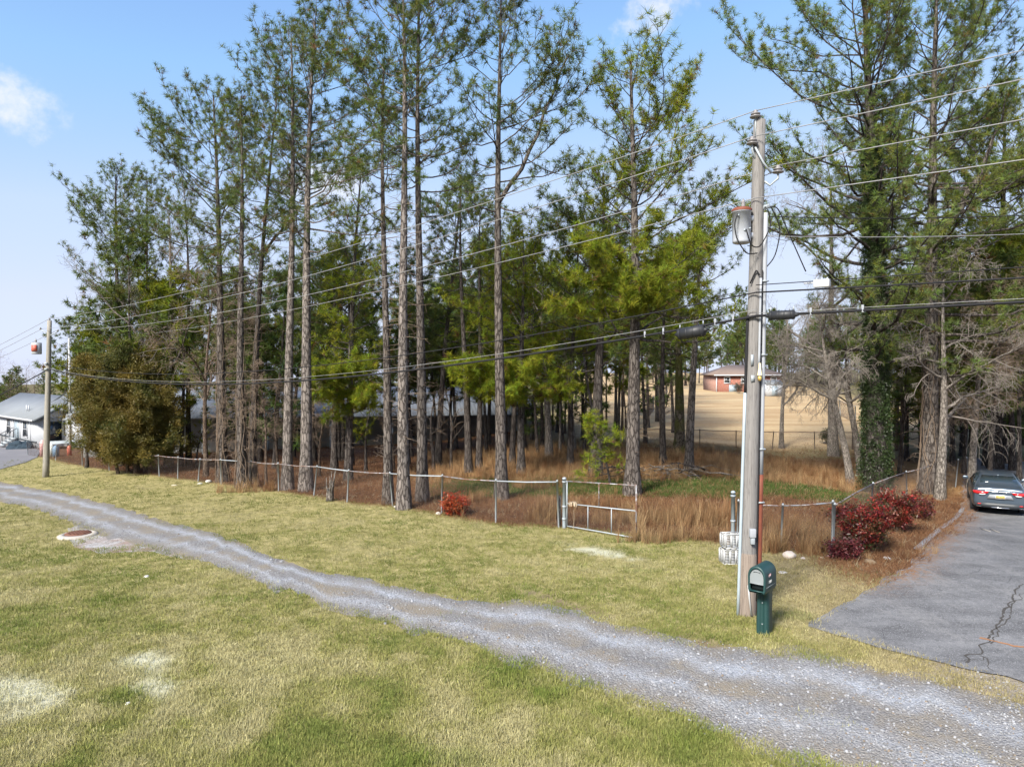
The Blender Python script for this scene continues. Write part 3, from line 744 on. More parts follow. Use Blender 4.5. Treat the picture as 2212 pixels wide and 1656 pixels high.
def build_pebbles():
    x, y = sample(60000, -20, 16, 6.5, 24, 2.2); tb = track_band(x, y); n = fbm(x * 1.4, y * 1.4, 41, 3)
    wgt = np.where((tb > .0 + .05 * n) & (tb < 1.0 + .06 * n), 1.0, 0.0)
    wgt = np.maximum(wgt * (.35 + .65 * np.exp(-((tb - .30) / .10) ** 2) + .65 * np.exp(-((tb - .76) / .11) ** 2)), .12 * np.exp(-((tb - 1) / .05) ** 2) + .10 * np.exp(-(tb / .05) ** 2))
    wgt = np.maximum(wgt, .5 * zones(x, y)['shoulder'] * (tb < 1.6))
    fl = DRV_F[0][:2]; inn = np.array([-_fd[1], _fd[0]]); sd_ = (x - fl[0]) * inn[0] + (y - fl[1]) * inn[1]
    wgt *= 1 - ((sd_ > -.05) & (x > 7.2))
    k = rng.uniform(size=len(x)) < wgt; x, y, tb = x[k], y[k], tb[k]; N = len(x)
    g = rng.uniform(size=(N, 1)); c = np.array([.15, .15, .155]) * (1 - g) + np.array([.36, .365, .38]) * g
    tn = rng.uniform(size=N) < .1; c[tn] = np.array([.22, .175, .13])
    s = rng.lognormal(math.log(.0115), .35, N) * (1 + .02 * y)
    lift = np.where((tb > 0) & (tb < 1), .012 + .03 * np.sin(math.pi * np.clip(tb, 0, 1)), .004)
    o = scatter('gravel', 'pebbles', np.stack([x, y, ground_z(x, y) + lift], 1), np.stack([rng.normal(0, .4, N), rng.normal(0, .4, N), np.ones(N)], 1), s, c)
    o['label'] = 'loose grey crushed stone lying on the track'; o['category'] = 'gravel'
build_pebbles()
# ------------------------------------------------------------------ trees
def nrm(v): v = np.asarray(v, float); return v / (np.linalg.norm(v) + 1e-9)

def trunk_path(H, lean, wob, r, n=14):
    """centre line of a trunk from its base to its top; lean = (dx, dy) of the top"""
    t = np.linspace(0, 1, n)
    ph = r.uniform(0, 6.28, 4)
    x = lean[0] * t ** 1.2 + wob * (np.sin(t * 4.2 + ph[0]) - math.sin(ph[0])) * t
    y = lean[1] * t ** 1.2 + wob * (np.sin(t * 3.7 + ph[1]) - math.sin(ph[1])) * t
    return np.stack([x, y, t * H], 1)

def along(path, f):
    n = len(path); u = np.clip(f, 0, 1) * (n - 1); i = np.minimum(np.floor(u).astype(int), n - 2); w = (u - i)[:, None]
    return path[i] * (1 - w) + path[i + 1] * w

def limb_curve(start, az, elev0, elev1, L, r, n=7, jit=.05):
    """a limb leaving at elevation elev0 and turning towards elev1"""
    p = [np.asarray(start, float)]; a = az
    for i in range(n - 1):
        k = i / (n - 2)
        e = elev0 + (elev1 - elev0) * k + r.normal(0, .13); a = a + r.normal(0, .15)
        p.append(p[-1] + L / (n - 1) * np.array([math.cos(a) * math.cos(e), math.sin(a) * math.cos(e), math.sin(e)]))
    return np.array(p)

def sticks(mb, B, T, r0):
    """many short three-sided twigs at once"""
    d = T - B; d /= (np.linalg.norm(d, axis=1, keepdims=True) + 1e-9); ref = np.where(np.abs(d[:, 2:3]) > .9, np.array([[1., 0, 0]]), np.array([[0, 0, 1.]])); u = np.cross(ref, d); u /= np.linalg.norm(u, axis=1, keepdims=True); w = np.cross(d, u)
    a = np.arange(3) * 2 * math.pi / 3; ring = np.cos(a)[None, :, None] * u[:, None] + np.sin(a)[None, :, None] * w[:, None]
    V = np.concatenate([B[:, None] + ring * r0[:, None, None], T[:, None] + ring * (r0 * .65)[:, None, None]], 1); k = np.arange(len(B))[:, None, None] * 6
    mb.addarr(V.reshape(-1, 3), (k + np.array([[0, 1, 4, 3], [1, 2, 5, 4], [2, 0, 3, 5]])).reshape(-1, 4))

def pine_parts(H, r0, cs, Rc, seed, lean=(0, 0), wob=.15, nl=None, dens=1.0, fork=None, low=0.0, dead=0, flat=0.0, tuft=1.0, detail=1.0, side=None, top=.75, boughs=()):
    """-> (trunk MB, dead-branch MB, tuft points, tuft directions)"""
    r = np.random.default_rng(seed)
    path = trunk_path(H, lean, wob, r)
    wood, deadmb = MB(), MB(); wood.smooth = True
    tt = np.linspace(0, 1, len(path))
    rad = r0 * (1 - .86 * tt ** .95); rad[0] *= 1.35; 
    base_ext = np.vstack([path[0] - [0, 0, .25], path]); wood.tube(base_ext, np.concatenate([[rad[0] * 1.12], rad]), 11)
    axes = [(path, rad, cs, 1.0)]
    if fork:                                   # a second leader leaving the trunk
        f0, az, Lf = fork
        s = along(path, np.array([f0]))[0]; sec = limb_curve(s, az, R(48), R(80), Lf, r, 9)
        rr = np.linspace(np.interp(f0, tt, rad) * .78, .03, 9); wood.tube(sec, rr, 8)
        axes.append((sec, rr, .25, .62))
    tp, td = [], []; sb, st, sr = [], [], []
    jobs = []
    for (f, azc, Lb, nb_) in boughs:           # heavy low boughs at given heights, fanned round one side
        for i in range(nb_): jobs.append((f + r.normal(0, .012), azc + r.uniform(-1.0, 1.0), Lb * r.uniform(.7, 1.1)))
    for (f, az, L) in jobs:
        s = along(path, np.array([f]))[0]; C = limb_curve(s, az, R(r.uniform(-12, 12)), R(r.uniform(5, 35)), L, r, 7); wood.tube(C, np.linspace(.035, .008, 7), 5, False)
        for j in range(int(L / .13)):
            g = .25 + .75 * (j + r.uniform()) / int(L / .13); b = along(C, np.array([min(g, .99)]))[0]; d0 = nrm(np.array([math.cos(az), math.sin(az), 0]) * .6 + r.normal(0, .6, 3) + [0, 0, .25]); l2 = r.uniform(.25, .6)
            wood.tube([b, b + d0 * l2], [.010, .005], 3, False); q = r.uniform(.3, 1.05, 7); tp.append(b + d0 * l2 * q[:, None] + r.normal(0, .07, (7, 3))); td.append(np.repeat(d0[None], 7, 0) + r.normal(0, .4, (7, 3)) + [0, 0, .3])
    for (ax, arad, c0, sc) in axes:
        La = np.linalg.norm(np.diff(ax, axis=0), axis=1).sum() * (1 - c0)
        n = int((nl or (La / .165)) * (1 if sc == 1 else .7)); az = r.uniform(0, 6.28)
        for i in range(n):
            u = (i + r.uniform(0, .8)) / n; f = c0 + (1 - c0) * u ** .92
            if f > .995: continue
            az += 2.4 + r.normal(0, .5)
            s = along(ax, np.array([f]))[0]; rs = np.interp(f, np.linspace(0, 1, len(ax)), arad)
            prof = (math.sin(math.pi * (.22 + .62 * u)) ** .8) if not flat else (1 - .75 * u)
            if r.uniform() < .12: continue
            L = Rc * sc * prof * r.uniform(.5, 1.25)
            if side is not None: L *= 1 + .45 * math.cos(az - side)
            if L < .35: L = .35
            e0 = R(-4) + R(52) * u * top / .75 + r.normal(0, .2) - low * (1 - u); e1 = e0 + R(30) + r.normal(0, .18)
            room = (ax[-1, 2] - s[2]) + .55; L = max(.35, min(L, room / max(math.sin(max((e0 + e1) / 2, .05)), .05)))
            nlp = 7 if L > 1.2 else 5
            C = limb_curve(s, az, e0, e1, L, r, nlp)
            lr = np.clip(rs * .32, .012, .055 + .012 * L); wood.tube(C, np.linspace(lr, .008, nlp), 5 if L > 1 else 4, False)
            m = max(2, int(L / .40 * dens * detail)); sgn = 1
            for j in range(m):
                g = .26 + .74 * (j + r.uniform(0, .9)) / m; k = min(int(g * (nlp - 1)), nlp - 2); w_ = min(g, .99) * (nlp - 1) - k; b = C[k] * (1 - w_) + C[k + 1] * w_
                dv = nrm(C[k + 1] - C[k]); sgn = -sgn; sidev = nrm(np.cross(dv, [0, 0, 1])) * sgn
                d0 = nrm(dv * r.uniform(.5, 1.0) + sidev * r.uniform(.4, 1.0) + np.array([0, 0, r.uniform(-.05, .45)]))
                l2 = min((.25 + .36 * L * (1.12 - g)) * r.uniform(.55, 1.2), 1.7); d1 = nrm(d0 + r.normal(0, .2, 3) + np.array([0, 0, r.uniform(.1, .55)])); d2 = nrm(d1 + r.normal(0, .2, 3) + np.array([0, 0, r.uniform(.1, .5)]))
                p1 = b + d0 * l2 * .35; p2 = p1 + d1 * l2 * .35; p3 = p2 + d2 * l2 * .3
                sb += [b, p1, p2]; st += [p1, p2, p3]; sr += [.013, .010, .007]
                nt = max(2, int(l2 / .2 * tuft)); q = np.clip(np.linspace(.35, 1.0, nt) + r.normal(0, .05, nt), .2, 1.0)[:, None]
                pos = np.where(q < .35, b + (p1 - b) * q / .35, np.where(q < .7, p1 + (p2 - p1) * (q - .35) / .35, p2 + (p3 - p2) * (q - .7) / .3))
                dd = np.where(q < .5, d0, d2) * .75 + r.normal(0, .55, (nt, 3)) + np.array([0, 0, .35]); dd /= np.linalg.norm(dd, axis=1, keepdims=True)
                tip = pos + dd * r.uniform(.10, .30, (nt, 1)); sb += list(pos); st += list(tip); sr += [.0055] * nt
                for kk in range(2): tp.append(tip - dd * r.uniform(-.02, .10, (nt, 1)) + r.normal(0, .03, (nt, 3))); td.append(dd + r.normal(0, .3, (nt, 3)))
            tp.append(C[-1:] + r.normal(0, .02, (1, 3))); td.append((C[-1] - C[-2])[None] + np.array([[0, 0, .1]]))
    if sb: sticks(wood, np.array(sb), np.array(st), np.array(sr))
    if dead:
        for i in range(dead):
            f = r.uniform(.10, max(cs, .25)); s = along(path, np.array([f]))[0]; L = r.uniform(.35, 1.5) * (.5 + .9 * f)
            C = limb_curve(s, r.uniform(0, 6.28), R(r.uniform(-15, 22)), R(r.uniform(-25, 20)), L, r, 5)
            deadmb.tube(C, np.linspace(.012, .004, 5), 3, False)
            for q in range(2):
                b = along(C, np.array([r.uniform(.3, .9)]))[0]; deadmb.tube([b, b + nrm(r.normal(size=3) + [0, 0, -.1]) * L * r.uniform(.2, .4)], [.006, .003], 3, False)
    tp = np.concatenate(tp); td = np.concatenate(td)
    return wood, deadmb, tp, td, path, rad

OLIVE, SUNLIT_LIME, DARK = np.array([.135, .165, .045]), np.array([.25, .285, .03]), np.array([.08, .11, .034])  # the lime tint paints sunlight on low boughs into the needle colour
def needle_tints(n, base, r, brown=.04, spread=.35):
    c = base * r.uniform(1 - spread, 1 + spread, (n, 1)) * np.stack([r.uniform(.75, 1.2, n), np.ones(n), r.uniform(.6, 1.3, n)], 1)
    b = r.uniform(size=n) < brown; c[b] = np.array([.20, .105, .045]) * r.uniform(.6, 1.2, (b.sum(), 1)); return c

def vine_mesh(path, rad, r, n, f1, twigs, fuzz=.5):
    mb = MB()
    for i in range(n):
        k = 16; t = np.linspace(0.0, f1 * r.uniform(.6, 1), k); p = along(path, t); rr = np.interp(t, np.linspace(0, 1, len(path)), rad)
        a = r.uniform(0, 6.28) + np.cumsum(r.normal(0, .35, k)); q = p + np.stack([np.cos(a), np.sin(a), np.zeros(k)], 1) * (rr[:, None] + .02 + np.abs(r.normal(0, .03, (k, 1))))
        mb.tube(q, np.linspace(.02, .007, k), 4, False)
    H = path[-1, 2]
    for i in range(twigs):
        f = f1 * r.uniform(.05, 1); s = along(path, np.array([f]))[0]; a = r.uniform(0, 6.28)
        C = limb_curve(s + np.array([math.cos(a), math.sin(a), 0]) * np.interp(f, np.linspace(0, 1, len(path)), rad), a, R(r.uniform(-10, 50)), R(r.uniform(-80, -10)), fuzz * r.uniform(.5, 2.2), r, 6)
        mb.tube(C, np.linspace(.009, .003, 6), 3, False)
        for q in range(3):
            b = along(C, np.array([r.uniform(.2, .95)]))[0]; e = b + nrm(r.normal(size=3) + [0, 0, -.3]) * fuzz * r.uniform(.15, .6); mb.tube([b, (b + e) / 2 + r.normal(0, .04, 3), e], [.005, .004, .002], 3, False)
    return mb

def pine(label, base, top, wpx, csy, Rpx, seed, tint=OLIVE, bark='bark', brown=.04, group=None, name='pine_tree', vines=0, vine_f=.4, ivy=0, tscale=1.0, bend=0.0, loc=None, **kw):
    b = G(*base) if loc is None else np.asarray(loc); Y = b[1]; s = F / Y
    tpx = P(top[0], top[1], Y); H = tpx[2] - b[2]; Rc = Rpx / s * (1.42 if top[1] < 250 else 1.22); r0 = wpx / s / 2
    cs = np.clip((P(top[0], csy, Y)[2] - b[2]) / H, .05, .92)
    r = np.random.default_rng(seed + 1000)
    lean = (tpx[0] - b[0], r.normal(0, .35))
    wood, deadmb, tp, td, path, rad = pine_parts(H, r0, cs, Rc, seed, lean, **kw)
    root = thing(name, b, label, 'tree', group)
    wood.build('trunk', M[bark], root)
    tn = needle_tints(len(tp), np.asarray(tint), r, brown)
    tuft_mesh('crown', tp, td, r.uniform(.85, 1.35, len(tp)) * tscale, tn, r, 14, .24, .0165, root)
    global TRI; TRI += len(tp) * 15
    if deadmb.n: deadmb.build('dead_branch', M['twig_brown'], root)['kind'] = 'stuff'
    if vines: vine_mesh(path, rad, r, vines, vine_f, vines * 9).build('vine', M['twig_brown'], root)['kind'] = 'stuff'
    if ivy:
        f = r.uniform(.0, vine_f, ivy) ** .9; pp = along(path, f); rr = np.interp(f, np.linspace(0, 1, len(path)), rad); a = r.uniform(0, 6.28, ivy)
        o = np.stack([np.cos(a), np.sin(a), r.normal(.15, .3, ivy)], 1); q = pp + o * (rr[:, None] + r.uniform(0, .14, (ivy, 1))) * np.array([1, 1, .15])
        c = np.array([.032, .052, .016]) * r.uniform(.5, 1.8, (ivy, 1)); scatter('ivy', 'leaves', q, o, r.uniform(.8, 1.5, ivy), c, root)
    return root

def tuft_mesh(name, tp, td, sc, tint, r, n, L, width, parent, cone=R(92)):
    """all needles of a crown as one mesh: n narrow triangles fanned round each tuft direction"""
    N = len(tp); a = td / (np.linalg.norm(td, axis=1, keepdims=True) + 1e-9)
    ref = np.where(np.abs(a[:, 2:3]) > .9, np.array([[1., 0, 0]]), np.array([[0, 0, 1.]])); u = np.cross(ref, a); u /= np.linalg.norm(u, axis=1, keepdims=True); w = np.cross(a, u)
    th = cone * np.sqrt(r.uniform(.02, 1, (N, n))); az = r.uniform(0, 6.283, (N, n))
    d = (np.sin(th) * np.cos(az))[..., None] * u[:, None] + (np.sin(th) * np.sin(az))[..., None] * w[:, None] + np.cos(th)[..., None] * a[:, None]
    s = np.asarray(sc)[:, None]; l = L * s * r.uniform(.7, 1.1, (N, n)); b = tp[:, None] + a[:, None] * (L * s * r.uniform(-.3, .15, (N, n)))[..., None]
    x = np.cross(d, r.normal(size=(N, n, 3))); x /= (np.linalg.norm(x, axis=-1, keepdims=True) + 1e-9); x *= (width * s / 2)[..., None]
    tip = b + d * l[..., None]
    V = np.stack([b - x, b + x, tip], 2).reshape(-1, 3); me = bpy.data.meshes.new(name); T = N * n
    me.vertices.add(len(V)); me.vertices.foreach_set('co', V.reshape(-1)); me.loops.add(T * 3); me.loops.foreach_set('vertex_index', np.arange(T * 3, dtype=np.int32))
    me.polygons.add(T); me.polygons.foreach_set('loop_start', (np.arange(T) * 3).astype(np.int32)); me.polygons.foreach_set('loop_total', np.full(T, 3, np.int32)); me.update(calc_edges=True)
    c = np.repeat((np.asarray(tint)[:, None] * r.uniform(.75, 1.25, (N, n, 1))).reshape(-1, 3), 3, 0)
    set_attr(me, 'tint', np.concatenate([np.clip(c, 0, 1), np.ones((len(c), 1))], 1), 'FLOAT_COLOR'); me.materials.append(M['needle_mesh'])
    o = bpy.data.objects.new(name, me); put(o, parent); return o
TRI = 0
# --- the row of pines along the front fence, left to right
pine('broad round-crowned pine at the left end of the row, rising behind the bronze cedar', (258, 1003), (262, 378), 17, 765, 108, 11, tint=OLIVE * 1.05, dens=1.15, bark='bark_dark')
pine('slender pine close behind the broad pine at the left end of the row', (318, 1004), (328, 392), 13, 690, 66, 12, bark='bark_dark')
pine('thin pine between the leftmost pines and the vine-wrapped trunks', (408, 1006), (388, 400), 12, 700, 74, 13, bark='bark_dark', dens=.8, dead=20)
pine('tall pine whose lower trunk is wrapped in dry brown vines, left of the pair', (482, 1040), (462, 212), 22, 640, 118, 14, bark='bark', vines=10, vine_f=.42, dead=25, side=math.pi, dens=.95)
pine('straight tall pine with vines, standing right against the front fence rail', (523, 1054), (512, 225), 21, 620, 78, 15, bark='bark', vines=8, vine_f=.4, dead=30)
pine('pine with a trunk forking high up, behind the vine-wrapped pair', (544, 1044), (596, 205), 17, 520, 92, 16, bark='bark_dark', vines=8, vine_f=.42, dead=15, fork=(.58, 0.2, 4.2))
pine('tall pine with a burl low on its pale trunk, left one of the pale pair', (621, 1057), (622, 80), 23, 500, 112, 17, bark='bark_pale', dead=14, dens=1.0)
pine('tall pine with a thick pale scaly trunk, right one of the pale pair', (661, 1060), (672, 30), 27, 560, 122, 18, bark='bark_pale', dead=16, side=0.0, dens=1.0)
pine('half-height pine with low yellow-green boughs between the pale pair and the centre pines', (752, 1037), (782, 372), 18, 900, 84, 19, tint=SUNLIT_LIME, bark='bark', dead=22, low=.15, dens=1.15, boughs=[(.36, -1.6, 2.6, 6), (.28, -1.7, 2.4, 6), (.22, -1.2, 1.8, 3)])
pine('tall pine with a dark lower trunk, left neighbour of the tallest centre pine', (838, 1087), (836, 112), 22, 480, 92, 20, bark='bark', dead=55, dens=.95)
pine('tallest pine in the centre, its scaly trunk standing in the gap of the front fence', (872, 1099), (850, -75), 28, 370, 140, 21, bark='bark_pale', dead=60, dens=1.05, side=2.6)
pine('tall grey-trunked pine directly right of the tallest centre pine', (912, 1082), (914, -50), 25, 480, 112, 22, bark='bark', dead=50, side=0.0, dens=.95)
pine('mid-height dense pine behind the tall centre pines', (946, 1004), (985, 372), 15, 760, 105, 23, tint=DARK * 1.2, bark='bark_dark', dens=1.0, tscale=1.1)
pine('left stem of a dark close pair of pines left of the leaning centre pine', (1012, 1020), (1002, 425), 17, 640, 78, 24, bark='bark_dark', dead=12, dens=.8)
pine('right stem of a dark close pair of pines left of the leaning centre pine', (1034, 1017), (1050, 470), 15, 680, 80, 25, bark='bark_dark', dead=10, dens=.8)
pine('tall open-crowned pine with forked leaders against the sky at centre', (1083, 1078), (1076, 18), 27, 470, 132, 26, bark='bark', fork=(.60, 0.0, 6.0), dens=.95, side=0.0)
pine('pine with a low spray of bright lime boughs right of the dark pair', (1126, 1022), (1118, 505), 18, 885, 120, 27, tint=SUNLIT_LIME * 1.1, bark='bark', low=.15, dens=1.15, tscale=1.05, boughs=[(.40, -1.9, 3.4, 8), (.33, -1.4, 3.2, 6)])
pine('dark short-trunked pine behind the fallen boughs, left of the thick grey pine', (1287, 1026), (1300, 372), 27, 800, 150, 28, tint=OLIVE * 1.2, bark='bark_dark', dens=1.1, tscale=1.05)
pine('thick grey pine with broad layered crown right of centre', (1366, 1068), (1372, 140), 33, 745, 168, 29, tint=SUNLIT_LIME * .85, bark='bark', dens=1.1, low=.05, dead=10, side=0.1, boughs=[(.47, -1.8, 3.6, 7), (.53, -1.0, 3.6, 6), (.42, -2.4, 3.0, 5)])
pine('mossy-trunked pine standing close behind the leaning slim pine', (1468, 978), (1462, 540), 25, 800, 120, 30, tint=OLIVE, bark='bark_moss', dens=.95, tscale=1.1)
pine('slim leaning pine with a small round top, left of the utility pole', (1488, 1022), (1506, 420), 20, 690, 80, 31, bark='bark', dens=.95)
pine('huge ivy-wrapped pine at the corner of the lot, right of the utility pole', (1892, 1062), (1884, -90), 44, 790, 205, 32, tint=OLIVE * 1.35, bark='bark_dark', ivy=2600, vine_f=.62, fork=(.45, .9, 8.0), dens=1.0, side=math.pi * .85)
pine('big vine-hung pine with spreading crown behind the red bushes', (2008, 1064), (2040, -60), 36, 800, 200, 33, tint=OLIVE * 1.3, bark='bark', vines=12, vine_f=.4, dens=1.05, low=.1, side=0.0, fork=(.5, -.4, 6.5))
pine('dense pine over the parked car at the right edge', (2150, 1012), (2165, 240), 26, 800, 150, 34, tint=SUNLIT_LIME * .75, bark='bark_dark', dens=1.15, low=.15, boughs=[(.50, -2.0, 4.0, 8), (.58, -1.6, 4.0, 8), (.42, -2.2, 3.2, 5)])
pine('pine beyond the parked car, half out of the picture on the right', (2262, 1016), (2240, 330), 26, 830, 160, 35, tint=SUNLIT_LIME * .85, bark='bark_dark', dens=1.05, low=.15)
# young pines and boughs near the ground
pine('knee-high young pine beside the thick grey pine, inside the gate', (1318, 1048), (1292, 918), 6, 1030, 62, 36, tint=SUNLIT_LIME * .95, bark='bark_dark', flat=1, nl=34, tscale=.95, name='young_pine')
pine('small bushy pine by the fence, just right of the bronze cedar', (424, 1012), (424, 905), 5, 1000, 30, 37, tint=SUNLIT_LIME * .85, bark='bark_dark', flat=1, nl=16, tscale=.85, name='young_pine')
pine('young pine with yellow-green top in front of the dark long building', (790, 1018), (800, 880), 8, 960, 40, 38, tint=SUNLIT_LIME * .85, bark='bark_dark', nl=14, name='young_pine')

pine('olive mid-height pine behind the pale pair, filling the gap to the centre pines', (722, 1012), (716, 540), 15, 830, 112, 41, tint=OLIVE * 1.15, bark='bark_dark', dens=1.0, tscale=1.15)
pine('mid-height pine with a lime crown just right of the leaning centre pine', (1106, 1006), (1128, 548), 14, 790, 128, 42, tint=SUNLIT_LIME * .9, bark='bark_dark', dens=1.1, tscale=1.1, low=.1)
pine('mid-height olive pine crowding the left side of the thick grey pine', (1232, 1012), (1236, 500), 15, 800, 120, 43, tint=SUNLIT_LIME * .75, bark='bark_dark', dens=1.1, tscale=1.1, low=.1)
pine('mid-height dark pine left of the vine-wrapped trunks, behind the fence', (560, 1000), (575, 560), 13, 850, 90, 44, tint=OLIVE, bark='bark_dark', dens=1.0, tscale=1.15)
pine('wide lime-crowned pine between the thick grey pine and the slim leaning pine', (1432, 1004), (1425, 560), 15, 770, 118, 45, tint=SUNLIT_LIME * .85, bark='bark_dark', dens=1.1, tscale=1.1, low=.1)
pine('mid-height pine crowding behind the tallest centre pine', (880, 1006), (872, 560), 13, 830, 95, 46, tint=OLIVE * 1.1, bark='bark_dark', dens=1.0, tscale=1.15)
# --- background woods: a few kinds copied as single trees
def copy_tree(root, loc, rz, sc, label, group):
    c = root.copy(); COL.objects.link(c); c.location = tuple(loc); c.rotation_euler = (0, 0, rz); c.scale = (sc, sc, sc * random.uniform(.92, 1.08)); c['label'] = label; c['group'] = group
    for ch in root.children:
        d = ch.copy(); COL.objects.link(d); d.parent = c
    return c

def proto_pine(seed, H, r0, cs, Rc, tint, tscale, **kw):
    r = np.random.default_rng(seed); wood, dm, tp, td, path, rad = pine_parts(H, r0, cs, Rc, seed, (r.normal(0, .4), r.normal(0, .4)), detail=.6, tuft=.6, **kw)
    root = bpy.data.objects.new('pine_tree', None); put(root); root['category'] = 'tree'
    wood.build('trunk', M['bark_dark'], root); tuft_mesh('crown', tp, td, r.uniform(1.3, 2.1, len(tp)) * tscale, needle_tints(len(tp), tint, r, .03), r, 14, .26, .026, root); return root

def bare_tree_mesh(H, r0, seed, lean=(0, 0), spread=.75, start=.3, levels=3, droop=0.0, nb=9, wob=.2):
    r = np.random.default_rng(seed); mb = MB(); mb.smooth = True
    path = trunk_path(H, lean, wob, r, 10); rad = r0 * (1 - .85 * np.linspace(0, 1, 10)); rad[0] *= 1.25
    mb.tube(np.vstack([path[0] - [0, 0, .2], path]), np.concatenate([[rad[0]], rad]), 8); tw = MB()
    def grow(C, rad0, lev, L):
        n = max(3, int(nb * (.75 if lev > 1 else 1)))
        for i in range(n):
            g = (start if lev == 1 else .2) + (1 - (start if lev == 1 else .2)) * (i + r.uniform(0, .9)) / n
            b = along(C, np.array([min(g, .98)]))[0]; k = min(int(g * (len(C) - 1)), len(C) - 2); dv = nrm(C[k + 1] - C[k])
            d = nrm(dv * (1.1 - spread * .5) + nrm(np.cross(dv, r.normal(size=3))) * spread); az = math.atan2(d[1], d[0]); e0 = math.asin(np.clip(d[2], -1, 1))
            l = L * r.uniform(.28, .5) * (1.2 - .6 * g); bend = r.normal(.15, .35) - droop * (.6 + .4 * lev)
            B = limb_curve(b, az, e0, e0 + bend, l, r, 7 if lev < 3 else 5)
            rr = max(.0062, rad0 * (1 - .75 * g) * .55)
            (mb if lev < 2 else tw).tube(B, np.linspace(rr, max(.0042, rr * .3), len(B)), 5 if lev < 2 else 3, False)
            if lev < levels: grow(B, rr, lev + 1, l * 1.25)
    grow(path, r0, 1, H); return mb, tw

def bare(label, base, top, wpx, seed, bark='bark_bare', group=None, name='bare_tree', cat='tree', twig='twig', loc=None, **kw):
    b = G(*base) if loc is None else np.asarray(loc); s = F / b[1]; tp = P(top[0], top[1], b[1])
    mb, tw = bare_tree_mesh(tp[2] - b[2], wpx / s / 2, seed, (tp[0] - b[0], 0), **kw)
    root = thing(name, b, label, cat, group); mb.build('trunk', M[bark], root)
    if tw.n: tw.build('crown', M[twig], root)
    return root

bare('leafless pale grey tree among the left pines, right of the round-crowned pine', (366, 1008), (372, 455), 15, 51, levels=4, nb=9)
bare('leafless brown brushy tree left of the vine-wrapped pines', (445, 1030), (440, 620), 12, 52, levels=4, nb=10, bark='bark_brown', twig='twig_brown', droop=.1)
bare('tangle of bare brown brush at the foot of the vine-wrapped pines', (575, 1050), (560, 800), 7, 53, levels=4, nb=9, bark='bark_brown', twig='twig_brown', droop=.3, spread=.95, name='bare_shrub', cat='shrub')
bare('leafless drooping brush tree with many grey twigs over the red bushes', (2030, 1078), (2060, 600), 22, 54, levels=4, nb=10, droop=.32, spread=1.05, start=.3)
bare('second drooping leafless tree behind the red bushes, nearer the parked car', (2098, 1056), (2120, 650), 18, 55, levels=4, nb=11, droop=.3, spread=1.0, start=.3, twig='twig_brown')
bare('leafless tree with crooked pale limbs just right of the utility pole', (1800, 985), (1780, 400), 22, 56, levels=4, nb=9, spread=.95, start=.3)
bare('thin leafless sapling right of the utility pole at the back of the lot', (1688, 968), (1690, 690), 11, 57, levels=2, nb=8)
bare('crooked leafless sapling at the back of the lot, left of the ivy-wrapped pine', (1846, 970), (1838, 720), 10, 58, levels=3, nb=7, bark='bark_brown', twig='twig_brown')
bare('small twisted leafless tree before the back fence, left of the mossy pine', (1432, 970), (1420, 790), 9, 59, levels=3, nb=7, bark='bark_brown', twig='twig_brown')
bare('thickest pale bare trunk at the right end of the long grey building', (1186, 985), (1180, 620), 17, 60, levels=2, nb=7, start=.5)
bare('pale bare trunk right of the end of the long grey building', (1238, 978), (1225, 640), 13, 61, levels=2, nb=7, start=.45)
bare('thin pale bare trunk between the two thicker pale trunks', (1210, 975), (1212, 700), 6, 62, levels=2, nb=6, start=.45)
bare('leaning thin bare tree left of the thick grey pine', (1300, 1000), (1240, 700), 9, 63, levels=3, nb=6, start=.4)
bare('thin white-barked leafless tree behind the vine-hung pine', (2056, 1002), (2052, 560), 10, 64, levels=2, nb=8, start=.4)
bare('leafless tree low branches spreading left of the ivy-wrapped pine', (1862, 1040), (1780, 660), 18, 65, levels=4, nb=10, droop=.35, spread=1.0, start=.4)
bare('leafless tree with long hanging grey branches before the ivy-wrapped pine', (1838, 1050), (1765, 650), 18, 68, levels=4, nb=11, droop=.38, spread=1.05, start=.35)
bare('bushy leafless thicket stem low in front of the dark long building', (690, 1030), (700, 850), 6, 69, levels=4, nb=9, bark='bark_brown', twig='twig_brown', droop=.1, spread=1.0, name='bare_shrub', cat='shrub')
bare('leafless brown shrub before the long building, left of the pale pair', (600, 1022), (598, 830), 6, 70, levels=4, nb=9, bark='bark_brown', twig='twig_brown', droop=.15, spread=1.0, name='bare_shrub', cat='shrub')
bare('leafless brown shrub before the long building, behind the tallest pine', (850, 1015), (855, 850), 6, 71, levels=4, nb=8, bark='bark_brown', twig='twig_brown', droop=.15, spread=1.0, name='bare_shrub', cat='shrub')
bare('dead bare stem just behind the fence among the centre pines', (975, 1012), (960, 840), 7, 66, levels=2, nb=8, bark='bark_dark', twig='twig_brown')
bare('dark bare stem with stiff side twigs between the centre pines', (937, 1018), (940, 860), 9, 67, levels=2, nb=9, bark='bark_dark', twig='twig_brown', spread=1.1)

